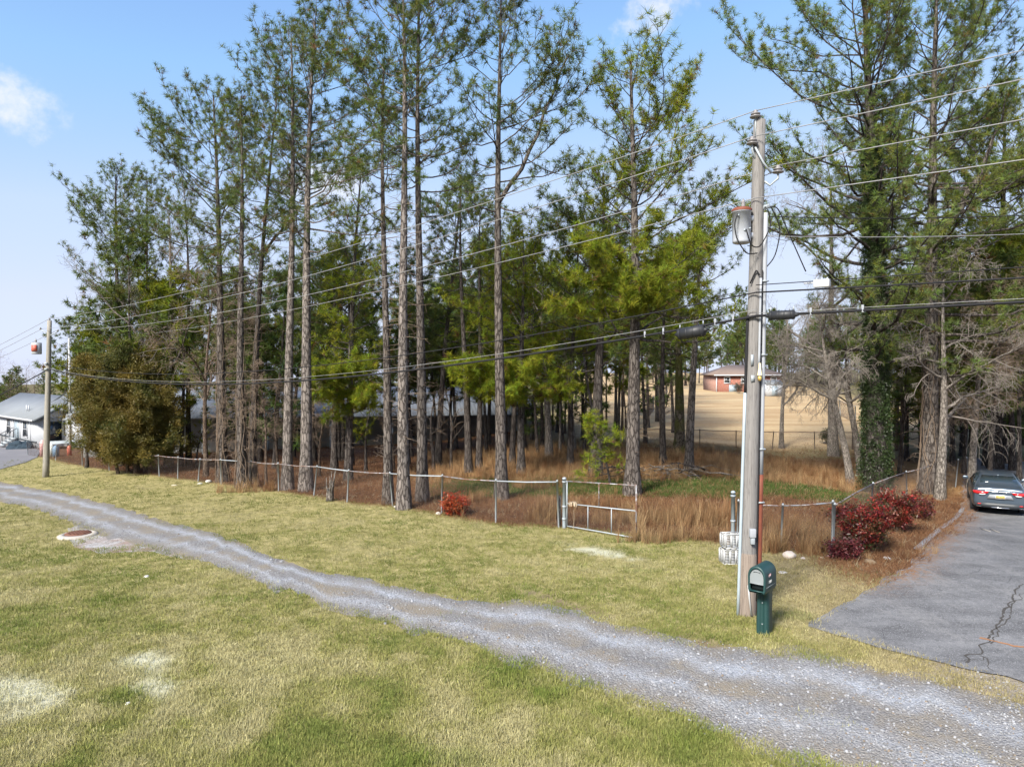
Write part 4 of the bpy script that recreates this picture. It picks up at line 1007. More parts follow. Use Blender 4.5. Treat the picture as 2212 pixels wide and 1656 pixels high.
random.seed(21)
protos = [proto_pine(101, 15, .20, .42, 2.6, DARK * 1.25, 1.0), proto_pine(102, 13.5, .17, .3, 2.4, OLIVE, 1.0), proto_pine(103, 16.5, .22, .5, 2.9, OLIVE * .9, 1.05), proto_pine(104, 10, .14, .12, 2.3, DARK * 1.4, 1.0, low=.2), proto_pine(105, 11, .13, .34, 2.9, OLIVE * .95, 1.0, low=.15, dens=1.3), proto_pine(106, 9.5, .12, .36, 2.7, SUNLIT_LIME * .7, .95, low=.2, dens=1.3)]
print(len(protos))
used = [False] * 6
def far_pine(x, y, k, sc, label, group):
    loc = (x, y, gz(x, y)); rz = random.uniform(0, 6.28)
    if not used[k]:
        used[k] = True; c = protos[k]; c.location = loc; c.rotation_euler = (0, 0, rz); c.scale = (sc,) * 3; c['label'] = label; c['group'] = group
    else: copy_tree(protos[k], loc, rz, sc, label, group)

for i in range(48):          # wood behind the long building
    x = random.uniform(-40, 8); y = random.uniform(68, 100); far_pine(x, y, random.choice([0, 1, 3, 3]), random.uniform(.8, 1.15), 'dark pine in the wood behind the long grey building', 'pines behind the long building')
for (px, py_, Y, k, sc) in [(1150, 0, 48, 3, .9), (1205, 0, 52, 0, .8), (1260, 0, 47, 3, 1.0), (1330, 0, 53, 1, .85), (1400, 0, 55, 3, 1.0), (1180, 0, 60, 1, .9), (1290, 0, 63, 0, .9), (1370, 0, 66, 3, 1.2), (1425, 0, 75, 0, .9), (1345, 0, 78, 2, .8), (1440, 0, 90, 3, 1.1)]:
    x = (px - CX) / F * Y; far_pine(x, Y, k, sc, 'pine in the dark thicket between the long building and the tan field', 'pines in the thicket left of the field')
for (px, Y, k, sc) in [(1935, 50, 3, 1.0), (1990, 46, 3, .9), (2080, 44, 1, .9), (2130, 40, 3, 1.0), (2190, 38, 0, .85), (2240, 42, 3, 1.1), (2040, 56, 0, .85), (2110, 60, 2, .8), (2180, 55, 3, 1.2), (1985, 70, 1, .9), (1950, 85, 3, 1.0), (2280, 60, 0, 1.0), (2060, 48, 3, .8), (1960, 42, 3, 1.0), (2010, 52, 3, 1.15), (2100, 47, 3, 1.1), (2150, 50, 3, 1.2), (2215, 48, 3, 1.1), (2090, 70, 0, 1.0), (2000, 78, 3, 1.2), (2160, 72, 3, 1.3)]:
    x = (px - CX) / F * Y; far_pine(x, Y, k, sc, 'dark pine in the thicket behind the parked car, right of the field', 'pines in the thicket right of the field')
for (px, Y, k, sc) in [(1480, 135, 3, 1.1), (1510, 150, 1, .8), (1560, 160, 3, 1.2), (1600, 170, 0, .8), (1660, 150, 3, 1.1), (1710, 140, 1, .75), (1760, 150, 3, 1.2), (1810, 135, 3, 1.0), (1860, 125, 1, .8), (1450, 120, 0, .7), (1900, 110, 3, 1.0), (1640, 190, 2, .8), (1740, 185, 0, .8)]:
    x = (px - CX) / F * Y; far_pine(x, Y, k, sc, 'far pine on the rise behind the red brick house', 'pines behind the brick house')
for i in range(34):          # distant tree line at the left
    px = random.uniform(-120, 330); Y = random.uniform(120, 190); x = (px - CX) / F * Y; far_pine(x, Y, random.choice([3, 3, 1, 0]), random.uniform(.55, .78), 'distant tree in the line beyond the white house', 'distant tree line on the left')
far_pine(-52.5, 82, 2, .86, 'lone flat-topped pine beyond the left utility pole', 'lone pine'); far_pine(-45.0, 80, 1, .80, 'dense pine behind the white house, right of the pale pole', 'pine behind house'); far_pine(-40, 74, 3, .95, 'bushy pine rising over the bronze cedar', 'pine over cedar')

mid_labels = 'mid-height pine screening the front of the long grey building'
for i in range(26): 
    x = -27 + 29 * (i + random.uniform(.1, .9)) / 26; far_pine(x, random.uniform(39, 48), random.choice([4, 5, 4, 3]), random.uniform(.78, 1.12), mid_labels, 'pines before the long building')
for (px, Y, k, sc) in [(1160, 41, 5, .9), (1215, 44, 4, .95), (1262, 40, 5, .85), (1335, 43, 5, .95), (1395, 45, 4, 1.0), (1050, 44, 5, 1.0), (985, 46, 4, 1.0), (1455, 52, 4, 1.0), (1110, 52, 4, 1.15), (1300, 56, 4, 1.2), (1420, 60, 4, 1.15)]:
    far_pine((px - CX) / F * Y, Y, k, sc, 'mid-height leafy pine in the shade at the back of the lot', 'pines at the back of the lot')
for (px, Y, k, sc) in [(1945, 36, 5, .9), (2030, 34, 4, .9), (2085, 37, 5, 1.0), (2140, 33, 4, .9), (2205, 34, 5, 1.0), (2250, 36, 4, 1.1), (2175, 41, 5, 1.2), (2060, 40, 4, 1.1), (1915, 60, 4, 1.1), (1880, 75, 4, 1.0), (2000, 38, 4, 1.0)]:
    far_pine((px - CX) / F * Y, Y, k, sc, 'mid-height leafy pine crowding behind the driveway', 'pines crowding behind the driveway')
for i in range(60):
    px = random.uniform(1390, 1960); Y = random.uniform(132, 200); far_pine((px - CX) / F * Y, Y, random.choice([3, 4, 0, 1]), random.uniform(.8, 1.25), 'far tree in the wood closing the horizon behind the tan field', 'wood behind the tan field')
for i in range(26):
    px = random.uniform(-150, 420); Y = random.uniform(95, 150); far_pine((px - CX) / F * Y, Y, random.choice([3, 4, 1]), random.uniform(.55, .8), 'tree in the dark wood behind the white house', 'wood behind the white house')
# leafless trees behind: copied kinds
bp = []
for k, (H, sd_) in enumerate([(9, 201), (7, 202), (11, 203)]):
    mb, tw = bare_tree_mesh(H, .10, sd_, (0, 0), levels=3, nb=9, spread=.8, start=.25); root = bpy.data.objects.new('bare_tree', None); put(root); root['category'] = 'tree'
    mb.build('trunk', M['bark_brown'], root); tw.build('crown', M['twig_brown'], root); bp.append([root, False])
def far_bare(px, Y, k, sc, label, group):
    x = (px - CX) / F * Y; loc = (x, Y, gz(x, Y)); r_, u_ = bp[k]
    if not u_: bp[k][1] = True; r_.location = loc; r_.scale = (sc,) * 3; r_['label'] = label; r_['group'] = group
    else: copy_tree(r_, loc, random.uniform(0, 6.28), sc, label, group)
for i in range(14): far_bare(random.uniform(-60, 300), random.uniform(100, 125), i % 3, random.uniform(.7, 1.0), 'distant leafless brown tree beyond the white house', 'leafless trees beyond the white house')
for i in range(10): far_bare(random.uniform(1420, 1900), random.uniform(118, 150) , i % 3, random.uniform(.8, 1.1), 'leafless tree on the rise around the brick house', 'leafless trees round the brick house')
for i in range(8): far_bare(random.uniform(1130, 1400), random.uniform(50, 62), i % 3, random.uniform(.7, 1.0), 'leafless tree in the thicket left of the tan field', 'leafless trees in the thicket')
for i in range(8): far_bare(random.uniform(1930, 2260), random.uniform(38, 55), i % 3, random.uniform(.7, 1.0), 'leafless tree in the thicket behind the parked car', 'leafless trees behind the car')

# --- bronze cedar at the left
def cedar():
    b = G(298, 1022); s = F / b[1]; r = np.random.default_rng(5); wood = MB(); tp, td, ct = [], [], []
    for (px, top, w) in [(290, 768, .16), (330, 800, .13), (212, 785, .10), (255, 800, .09)]:
        x0 = (px - 298) / s; H = (1022 - top) / s
        path = trunk_path(H, (r.normal(0, .2) - .25, .2), .08, r); path = path + np.array([x0 * .5, 0, 0]) * np.linspace(1, 2 if px < 260 else 1, len(path))[:, None]
        wood.tube(np.vstack([path[0] - [0, 0, .2], path]), np.linspace(w, .02, len(path) + 1), 8)
        for i in range(90):
            f = .06 + .94 * (i + r.uniform()) / 90; sp = along(path, np.array([min(f, .99)]))[0]; az = r.uniform(0, 6.28)
            L = (2.75 - 1.9 * f ** 2.2) * r.uniform(.75, 1.1) * (1.0 if px > 260 else .85) * (1 + .3 * math.sin(f * 21 + az))
            if math.cos(az) > 0: L *= .88
            C = limb_curve(sp, az, R(r.uniform(5, 30)), R(r.uniform(20, 55)), L, r, 6); wood.tube(C, np.linspace(.022, .006, 6), 3, False)
            n = int(10 + 9 * L); g = r.uniform(.25, 1.0, n) ** .8; q = along(C, g) + r.normal(0, .17, (n, 3)); tp.append(q)
            d = np.repeat(nrm(C[-1] - C[-2])[None], n, 0) + r.normal(0, .4, (n, 3)) + [0, 0, .45]; td.append(d)
    tp = np.concatenate(tp); td = np.concatenate(td); n = len(tp)
    g = np.clip(.5 + .9 * fbm(tp[:, 0] * 1.1 + tp[:, 1], tp[:, 2] * 1.1, 6, 3) + .2 * r.normal(size=n), 0, 1)[:, None]
    c = np.array([.080, .098, .024]) * (1 - g) + np.array([.20, .145, .032]) * g; c *= r.uniform(.65, 1.25, (n, 1))
    root = thing('cedar_tree', b, 'dense bronze-green cedar with foliage to the ground, left end of the fence', 'tree')
    wood.build('trunk', M['bark_brown'], root); scatter('crown', 'cedar', tp, td, r.uniform(.7, 1.25, n), c, root)
cedar()

# --- red-leaved shrubs
def red_shrub(label, px, py, w, h, seed, reds, n=420, group=None):
    b = G(px, py); s = F / b[1]; W, Hh = w / s / 2, h / s; r = np.random.default_rng(seed); wood = MB(); tp = []
    for i in range(26):
        a = r.uniform(0, 6.28); L = Hh * r.uniform(.6, 1.05); d = r.uniform(.05, .85)
        C = limb_curve(np.array([.08 * math.cos(a), .08 * math.sin(a), -.03]), a, R(82), R(80 - 45 * d), L, r, 6); C[:, :2] *= 1 + (W / Hh - .4) * .8; wood.tube(C, np.linspace(.009, .003, 6), 3, False)
        m = n // 26; g = r.uniform(.35, 1, m); tp.append(along(C, g) + r.normal(0, .11 * max(W, .3) / .6, (m, 3)))
    tp = np.concatenate(tp); tp[:, 2] = np.abs(tp[:, 2]); N = len(tp)
    pal = np.array(reds); c = pal[r.integers(0, len(pal), N)] * r.uniform(.6, 1.3, (N, 1))
    root = thing('nandina_shrub', b, label, 'shrub', group); wood.build('stem', M['twig_brown'], root)
    scatter('foliage', 'leaves', tp, np.stack([r.normal(0, .5, N), r.normal(0, .5, N), np.ones(N)], 1), r.uniform(.7, 1.2, N), c, root)
REDS = [(.26, .030, .022), (.13, .022, .022), (.085, .05, .022), (.18, .055, .03), (.05, .055, .02), (.10, .018, .025)]
red_shrub('largest dark red bush beside the corner fence post', 1862, 1192, 118, 108, 71, REDS, 900)
red_shrub('red bush with orange tips behind the largest red bush, along the side fence', 1942, 1150, 80, 92, 72, REDS[:4], 520)
red_shrub('small wine-red bush at the driveway end of the row of red bushes', 1990, 1125, 44, 48, 73, REDS, 260)
red_shrub('low wine-red bush hugging the foot of the corner post', 1822, 1208, 60, 36, 74, [(.10, .02, .028), (.14, .03, .03), (.06, .03, .02)], 240)
red_shrub('small bright scarlet bush growing through the front fence at centre', 985, 1113, 56, 44, 75, [(.42, .05, .022), (.30, .035, .02), (.16, .06, .03), (.36, .09, .03)], 300)
red_shrub('evergreen bush with brown tips against the back fence', 1790, 960, 46, 40, 76, [(.03, .045, .018), (.05, .05, .02)], 200)
red_shrub('rounded grey-green bush by the brick house wall', 1596, 850, 34, 26, 77, [(.07, .08, .06), (.12, .10, .06)], 300)

print('TRI', TRI)
# ------------------------------------------------------------------ chain-link fences
def post_mesh(h, r=.03, cap=True):
    mb = MB(); mb.smooth = False
    prof = [(r, -.25), (r, h - .02), (r * 1.15, h - .02), (r * 1.15, h + .01), (r * .7, h + .035), (0.001, h + .045)] if cap else [(r, -.25), (r, h), (.001, h)]
    mb.lathe(prof, sides=10); return mb

def link_mesh(A, B, h, pitch=.085, w=.0017):
    """diamond wire mesh between two posts, in the coordinates of the world"""
    A, B = np.asarray(A, float), np.asarray(B, float); L = np.linalg.norm((B - A)[:2]); mb = MB(); d = (B - A) / L
    nx = int(L / pitch) + 1; k = int(h / pitch)
    V, Q = [], []
    side = np.cross(nrm(np.array([d[0], d[1], 0])), [0, 0, 1.]) * w
    for sgn in (1, -1):
        for i in range(-k, nx + k):
            x0, x1 = i * pitch, i * pitch + sgn * h
            if sgn < 0: x0 += h; x1 = x0 - h
            z0, z1 = 0.0, h
            if max(x0, x1) < 0 or min(x0, x1) > L: continue
            def clip(x0, z0, x1, z1):
                pts = []
                for xx in (0, L):
                    if (x0 - xx) * (x1 - xx) < 0: pts.append((xx, z0 + (z1 - z0) * (xx - x0) / (x1 - x0)))
                ins = [(x, z) for x, z in ((x0, z0), (x1, z1)) if 0 <= x <= L]
                return (ins + pts)[:2]
            c = clip(x0, z0, x1, z1)
            if len(c) < 2 or abs(c[0][1] - c[1][1]) < .02: continue
            p, q = [A + d * x + np.array([0, 0, .04 + z]) for x, z in c]
            dd = nrm(q - p); o = np.cross(dd, side); o = nrm(o) * w
            mb.addarr([p - o, p + o, q + o, q - o], [[0, 1, 2, 3]]); mb.addarr([p - side, p + side, q + side, q - side], [[0, 1, 2, 3]])
    return mb

def fence(label, pts, heights, group=None, rail=True, mesh=True, post_r=.028, mat='galv', rails=None, tilt=.03, skip=()):
    pts = [np.asarray(p, float) for p in pts]; o = pts[0]
    root = thing('chain_link_fence', o, label, 'fence', group); r = np.random.default_rng(int(abs(o[0] * 100)) + 3)
    tops = []
    for i, (p, h) in enumerate(zip(pts, heights)):
        ob = post_mesh(h, post_r).build('post', M[mat], root, smooth=True); ob.location = tuple(p - o); tl = (r.normal(0, tilt), r.normal(0, tilt)); ob.rotation_euler = (tl[0], tl[1], 0)
        tops.append(p + np.array([h * math.sin(tl[1]), -h * math.sin(tl[0]), h - .03]))
    for i in range(len(pts) - 1):
        if rail and i not in skip:
            a, b = tops[i], tops[i + 1]; m = (a + b) / 2 + np.array([0, 0, r.normal(-.02, .02)])
            MB().tube([a - o, m - o, b - o], [.021] * 3, 8).build('top_rail', M[(rails or {}).get(i, 'galv_rust')], root, smooth=True)
        if mesh:
            hh = min(heights[i], heights[i + 1]) - .08
            mb = link_mesh(pts[i] - o, pts[i + 1] - o, hh)
            if mb.n: mb.build('wire_mesh', M['chainlink'], root)['kind'] = 'stuff'
    return root

fence('front chain-link fence with pale top rail running from the cedar to the gate', FENCE_W, [1.1] * 8 + [1.18] * 6 + [1.28, 1.32, 1.42], tilt=.05, rails={11: 'galv', 13: 'galv', 14: 'galv_rust', 15: 'galv', 8: 'galv'}, skip=(0, 1))
# heavy gate post beside the last line post, with hinge bands
def gate_post(loc, h, r, label, cap='M'):
    root = thing('gate_post', loc, label, 'gate post'); post_mesh(h, r).build('post', M['conduit_blue'], root, smooth=True)
    for z in (.25, .62, h - .12): MB().lathe([(r * 1.02, z), (r * 1.25, z), (r * 1.25, z + .05), (r * 1.02, z + .05)], sides=12).build('hinge_band', M['galv'], root)
    return root
gp = GATE_L + np.array([.16, -.05, 0]); gate_post(gp, 1.48, .055, 'thick pale blue-grey gate post left of the gate opening')
gate_post(GATE_R, 1.42, .055, 'thick pale blue-grey gate post behind the white crates')
fence('rusty-railed chain-link fence between the utility pole and the corner post', [GATE_R + np.array([.12, .02, 0]), (GATE_R + CORNER) / 2, CORNER], [1.2, 1.2, 1.38], rails={0: 'galv_rust', 1: 'galv_rust'})
fence('chain-link side fence running back from the corner post past the red bushes', [CORNER + np.array([.05, .06, 0])] + SIDE_W, [1.32, 1.2, 1.25, 1.3, 1.3, 1.3], tilt=.07, skip=(3, 4))
BK = [G(*p) for p in [(1330, 965), (1375, 966), (1425, 966), (1512, 967), (1590, 968), (1668, 969), (1760, 970), (1850, 970), (1940, 968)]]
fence('low dark wire fence along the back of the lot before the tan field', BK, [1.15] * 9, mat='chainlink', rails={i: 'chainlink' for i in range(9)}, post_r=.03)
FL = [P(1398, 925, 62), P(1412, 918, 72), P(1440, 905, 85)]; FL = [np.array([p[0], p[1], gz(p[0], p[1])]) for p in FL]
fence('grey picket-like fence at the left side of the tan field', FL, [1.5] * 3, post_r=.04)
FR = [np.array([x, y, gz(x, y)]) for x, y in ((28.5, 58), (31, 66), (33.5, 74))]
fence('grey fence at the right side of the tan field behind the ivy-wrapped pine', FR, [1.5] * 3, post_r=.04)
# old timber post by the left gate post
mb = MB(); mb.tube([[0, 0, -.2], [0.01, 0, .5], [.02, .01, .95]], [.055, .05, .045], 8)
o = mb.build('wooden_post', M['bark_bare'], smooth=False); o.location = tuple(gp + np.array([-.14, .10, 0])); tag(o, 'short weathered wooden post leaning beside the left gate post', 'post')

# gate leaf, swung open towards the lawn
def build_gate():
    hinge = gp + np.array([.08, 0, 0]); end = G(1374, 1166); Y = end[1]
    hz, ez = hinge[2], end[2]
    root = thing('gate', hinge, 'open rusty pipe gate leaf hanging from the left gate post', 'gate')
    e = end - hinge; top = 1.40; te = P(1376, 1048, Y)[2] - hinge[2]
    def pipe(a, b, r, m, nm): MB().tube([a, (np.asarray(a) + b) / 2, b], [r] * 3, 8).build(nm, M[m], root, smooth=True)
    B0 = np.array([0, 0, .06]); B1 = np.array([e[0], e[1], e[2] + .06]); T0 = np.array([0, 0, top]); T1 = np.array([e[0], e[1], te])
    mid0, mid1 = B0 + (T0 - B0) * .5, B1 + (T1 - B1) * .5 + np.array([0, 0, .02])
    pipe(B0 - [0, 0, .02], T0 + [0, 0, .02], .022, 'galv', 'hinge_stile'); pipe(B1 - [0, 0, .03], T1 + [0, 0, .03], .022, 'galv_rust', 'end_stile')
    pipe(B0, B1, .019, 'galv', 'bottom_rail'); pipe(mid0, mid1, .019, 'galv', 'middle_rail'); pipe(T0, T1, .019, 'galv_rust', 'top_rail')
    for f, lo, hi in ((.32, 0, .5), (.66, 0, .5), (.48, .5, 1)):
        b = B0 + (B1 - B0) * f; tt = T0 + (T1 - T0) * f; pipe(b + (tt - b) * lo, b + (tt - b) * hi, .015, 'galv_rust' if lo else 'galv', 'brace')
    m = link_mesh(B0, B1 - [0, 0, .0], .60, .075); m.build('wire_mesh', M['chainlink'], root)['kind'] = 'stuff'
    # limp dry weed snagged on the middle rail
    r = np.random.default_rng(3); wb = MB(); c = mid0 + (mid1 - mid0) * .10
    w = thing('dry_weed', hinge + c - [0, .03, 0], 'pale dried weed draped over the middle rail of the gate', 'weed'); z0 = hinge[2] + c[2] - gz(hinge[0], hinge[1])
    wb.tube([[0, 0, -z0], [.02, 0, -z0 * .5], [0, 0, 0.06]], [.008, .007, .005], 4, False)
    for i in range(26):
        a = r.uniform(0, 6.28); L = r.uniform(.12, .28); p = np.array([0, 0, .05]); C = limb_curve(p, a, R(30), R(-85), L, r, 5)
        s = np.cross(nrm(C[-1] - C[0]), [0, 0, 1]) * .02; wb.addarr(np.stack([C - s, C + s], 1).reshape(-1, 3), [[2 * k, 2 * k + 1, 2 * k + 3, 2 * k + 2] for k in range(4)])
    wb.build('stalk', plain('dried_leaf', (.36, .28, .19), .9, 0, .3, 20), w)
build_gate()

# ------------------------------------------------------------------ utility poles and wires
POLE = G(1613, 1326); PL_H = P(1640, 260, POLE[1])[2] - POLE[2]; PL_DX = P(1641, 260, POLE[1])[0] - POLE[0]
LPOLE = G(99, 1030)
LINE = nrm(np.append(LPOLE[:2] - POLE[:2], 0)); ACR = np.array([-LINE[1], LINE[0], 0])   # along the line to the left pole, and across it
if ACR[1] > 0: ACR = -ACR                                   # towards the road
def pole_at(z):          # centre of the leaning pole at height z above its base
    return np.array([PL_DX * z / PL_H, 0, z])
def prad(z): return .165 - .055 * z / PL_H

def build_pole():
    root = thing('utility_pole', POLE, 'weathered grey wooden utility pole with transformer standing behind the green mailbox', 'utility pole')
    zz = np.linspace(-.4, PL_H, 14); mb = MB(); mb.tube([pole_at(z) for z in zz], [prad(max(z, 0)) for z in zz], 22); mb.build('pole', M['pole'], root, smooth=True)
    # slightly bulged foot where the wood is split and darker
    mb = MB(); mb.tube([pole_at(z) for z in (-.2, .3, 1.15, 1.2)], [.178, .176, .172, .160], 22, False); mb.build('butt_sleeve', M['bark_brown'] if False else wood_mat('dark_pole_butt', (.27, .225, .19), (.15, .12, .10)), root, smooth=True)
    def insul(c, ax_up=True, nm='insulator'):
        mb = MB(); mb.smooth = True
        mb.lathe([(.012, -.12), (.012, .0), (.05, .0), (.10, .01), (.11, .03), (.06, .045), (.055, .06), (.085, .065), (.09, .085), (.05, .10), (.035, .12), (.045, .135), (.03, .15), (0.001, .155)], sides=18)
        o = mb.build(nm, M['ceramic'], root, smooth=True); o.location = tuple(c); return o
    top = pole_at(PL_H); a1 = np.array([-.10, -.06, 0])
    MB().tube([top + a1 * .9 - [0, 0, .35], top + a1 - [0, 0, .1], top + a1 + [0, 0, .02]], [.018] * 3, 6).build('ridge_pin', M['galv'], root)
    insul(top + a1 + [0, 0, .02])
    # side pins on a raked steel arm
    for (dz, off) in ((-.50, np.array([-.17, -.12, 0])), (-1.03, np.array([.34, -.10, 0]))):
        c = pole_at(PL_H + dz); MB().tube([c - [0, 0, .30 if off[0] < 0 else .05], c + off * .6 - [0, 0, .22], c + off - [0, 0, .10], c + off], [.022] * 4, 7).build('bracket', M['galv'], root, smooth=True); insul(c + off)
    MB().tube([pole_at(PL_H - .55) + [-.12, -.14, 0], pole_at(PL_H - .85) + [.03, -.17, 0], pole_at(PL_H - 1.05) + [.2, -.15, 0]], [.02, .02, .02], 7).build('brace', M['galv'], root)
    # steps and bolts
    for z in (8.9, 8.3, 7.9, 7.2, 6.3): 
        for s in (-1, 1):
            c = pole_at(z + .12 * s); MB().tube([c + [s * prad(z) * .9, 0, 0], c + [s * (prad(z) + .05), 0, .005]], [.009, .009], 6).build('bolt', M['galv'], root)
    # transformer
    tz = P(1612, 528, POLE[1])[2] - POLE[2]; th = P(1612, 455, POLE[1])[2] - POLE[2] - tz; tcn = pole_at(tz) + np.array([-.31, -.08, 0])
    tr = MB(); tr.lathe([(.0, .03), (.13, .0), (.165, .015), (.17, .05), (.17, th - .06), (.18, th - .06), (.18, th - .03)], sides=26)
    tr.box((.20, .05, th * .75), (.10, .10, .10)); tr.box((.20, .05, th * .25), (.10, .10, .10))
    can = tr.build('transformer', plain('transformer_grey_paint', (.36, .38, .42), .45, 0, .12, 3), root, smooth=False); can.location = tuple(tcn)
    for p in can.data.polygons: p.use_smooth = len(p.vertices) == 4 and abs(p.normal.z) < .5
    MB().lathe([(.186, th - .035), (.19, th), (.15, th + .03), (.001, th + .045)], sides=26).build('lid', M['rustred'], can, smooth=True)
    mb = MB(); mb.lathe([(.03, th + .03), (.05, th + .05), (.03, th + .07), (.045, th + .09), (.025, th + .11), (.04, th + .13), (.012, th + .2), (.001, th + .2)], c=(.02, -.02, 0), sides=12); mb.build('bushing', M['ceramic'], can, smooth=True)
    for (x, z) in ((-.12, .78), (.10, .4), (.0, .35)): MB().tube([[x, -.13, th * z], [x, -.19, th * z]], [.018, .018], 8).build('stud', M['galv'], can)
    # jumpers
    r = np.random.default_rng(4)
    def cable(pts, rad, m, nm, n=24):
        pts = np.asarray(pts, float); t = np.linspace(0, 1, len(pts)); u = np.linspace(0, 1, n)
        q = np.stack([np.interp(u, t, pts[:, i]) for i in range(3)], 1)
        for _ in range(4): q[1:-1] = (q[:-2] + 2 * q[1:-1] + q[2:]) / 4
        MB().tube(q, [rad] * n, 6).build(nm, M[m], root, smooth=True)
    tb = tcn
    cable([tb + [-.15, -.22, th * .8], tb + [-.22, -.25, th * .5], tb + [-.18, -.25, .05], tb + [0, -.28, -.25], pole_at(tz - .2) + [-.05, -.2, 0]], .012, 'wire_black', 'jumper')
    cable([tb + [0, -.25, th * .35], tb + [.1, -.26, -.1], pole_at(tz) + [.0, -.2, -.1], pole_at(tz + .35) + [.25, -.1, 0], pole_at(tz + .65) + [.18, -.05, 0]], .012, 'wire_black', 'jumper')
    cable([pole_at(tz + .68) + [.1, -.1, 0], pole_at(tz + .72) + [.22, -.1, 0], pole_at(tz + .3) + [.45, -.05, 0], pole_at(tz - .25) + [.35, -.05, 0], pole_at(tz - .5) + [.13, -.05, 0]], .011, 'wire_black', 'jumper')
    cable([pole_at(tz + .68) + [.1, -.1, 0], pole_at(tz + .70) + [.35, -.1, 0], pole_at(tz + .2) + [.62, 0, 0], pole_at(tz - .5) + [1.0, .1, 0]], .011, 'wire_black', 'jumper')
    cable([pole_at(6.35) + [-.14, -.12, 0], pole_at(6.6) + [-.05, -.17, 0], pole_at(6.5) + [.02, -.17, 0]], .015, 'wire_black', 'jumper')
    MB().tube([pole_at(tz + .68) + [.06, -.02, 0], pole_at(tz + .68) + [.2, -.1, .03]], [.05, .045], 10).build('service_clevis', M['galv'], root)
    # conduits: white riser and red-brown guard on the right, grey one on the left, small yellow fitting on the front
    def riser(x, y, z0, z1, rad, m, nm):
        zz = np.linspace(z0, z1, 8); q = [pole_at(z) + np.array([math.copysign(prad(z), x) * abs(x), -prad(z) * y, 0]) for z in zz]; MB().tube(q, [rad] * 8, 12).build(nm, M[m], root, smooth=True)
    zr = P(1640, 1027, POLE[1])[2] - POLE[2]
    riser(1.22, .25, zr, 7.7, .048, 'conduit_grey', 'white_riser'); riser(1.22, .25, .0, zr + .03, .055, 'rustred', 'rust_red_guard')
    riser(.45, 1.02, 4.75, 6.45, .022, 'conduit_grey', 'thin_riser'); riser(.80, .75, .3, 6.6, .010, 'wire_black', 'ground_wire'); riser(.9, .6, .9, 3.2, .008, 'wire_black', 'ground_wire')
    zl = P(1610, 850, POLE[1])[2] - POLE[2]
    riser(-1.10, .3, zl, 5.75, .028, 'wire_black', 'black_riser'); riser(-1.12, .3, -.1, zl + .02, .03, 'conduit_blue', 'blue_grey_riser')
    c = pole_at(4.62) + [.07, -prad(4.6) - .03, 0]
    mb = MB(); mb.lathe([(.022, .22), (.024, .12), (.045, .0), (.046, -.02), (.001, -.02)], c=tuple(c), sides=14); mb.build('pale_bell_fitting', plain('pale_resin', (.70, .62, .42), .5, 0, .1), root, smooth=True)
    mb = MB(); mb.lathe([(.001, -.02), (.035, -.03), (.04, -.08), (.02, -.12), (.001, -.12)], c=tuple(c), sides=12); mb.build('brass_plug', plain('brass', (.62, .42, .12), .4, .6, .1), root, smooth=True)
    MB().box(pole_at(4.55) + [-.05, -prad(4.6) - .005, 0], (.07, .02, .12)).build('tag_plate', M['galv'], root); MB().box(pole_at(4.9) + [-.07, -prad(4.9) - .004, 0], (.05, .02, .2)).build('tag_plate', M['galv'], root)
    # meter-like box low on the pole
    c = pole_at(1.62) + [.0, -prad(1.6) - .05, 0]
    MB().box(c, (.11, .09, .16)).build('junction_box', M['conduit_grey'], root, bevel=.008); MB().box(c - [0, 0, .15], (.07, .07, .12)).build('box_fitting', M['galv'], root, bevel=.006)
    MB().tube([pole_at(.05) + [.02, -.20, 0], pole_at(.4) + [-.03, -.20, 0], pole_at(.62) + [-.05, -.19, 0]], [.016] * 3, 8).build('loose_conduit', M['white'], root)
    for z in (zr - .5, 3.2, 5.0, 6.4): MB().box(pole_at(z) + [prad(z) * 1.22, -prad(z) * .25 - .02, 0], (.13, .11, .025)).build('strap', M['galv'], root)
    return root
build_pole()

def wire(label, a, b, sag, rad, mat, group, n=60, cat='wire', name='power_wire'):
    a, b = np.asarray(a, float), np.asarray(b, float); t = np.linspace(0, 1, n)[:, None]
    p = a + (b - a) * t; p[:, 2] -= sag * 4 * (t * (1 - t))[:, 0]
    o = MB().tube(p - a, [rad] * n, 6).build(name, M[mat], smooth=True); o.location = tuple(a); tag(o, label, cat, group); return p

LTOP = P(107, 692, LPOLE[1]); LH = LTOP[2] - LPOLE[2]
RNEXT = POLE + np.append((POLE - LPOLE)[:2], 0) * .9; RNEXT[2] = 0
def att(z, off): return POLE + pole_at(z) + np.asarray(off, float)
zs = lambda py: P(1640, py, POLE[1])[2] - POLE[2]
A1 = att(PL_H + .16, (-.10, -.06, 0)); A2 = att(PL_H - .50 + .15, (-.17, -.12, 0)); A3 = att(PL_H - 1.03 + .15, (.34, -.10, 0)); A4 = att(zs(432), (-.10, -.14, 0))
pw = 'power wires between the poles'
wire('highest overhead power wire left of the utility pole', LTOP + [0, 0, .1], A1, .55, .009, 'wire_alu', pw); wire('second highest overhead power wire left of the utility pole', LTOP + [-.5, .1, -.45], A2, .65, .009, 'wire_alu', pw)
wire('third overhead power wire left of the utility pole', LTOP + [.45, -.1, -.55], A3, .75, .009, 'wire_alu', pw)
WP = P(150, 730, 56)
wire('fourth overhead wire running from the utility pole to the pale far pole', WP, A4, .75, .009, 'wire_alu', pw)
pr = 'power wires right of the pole'
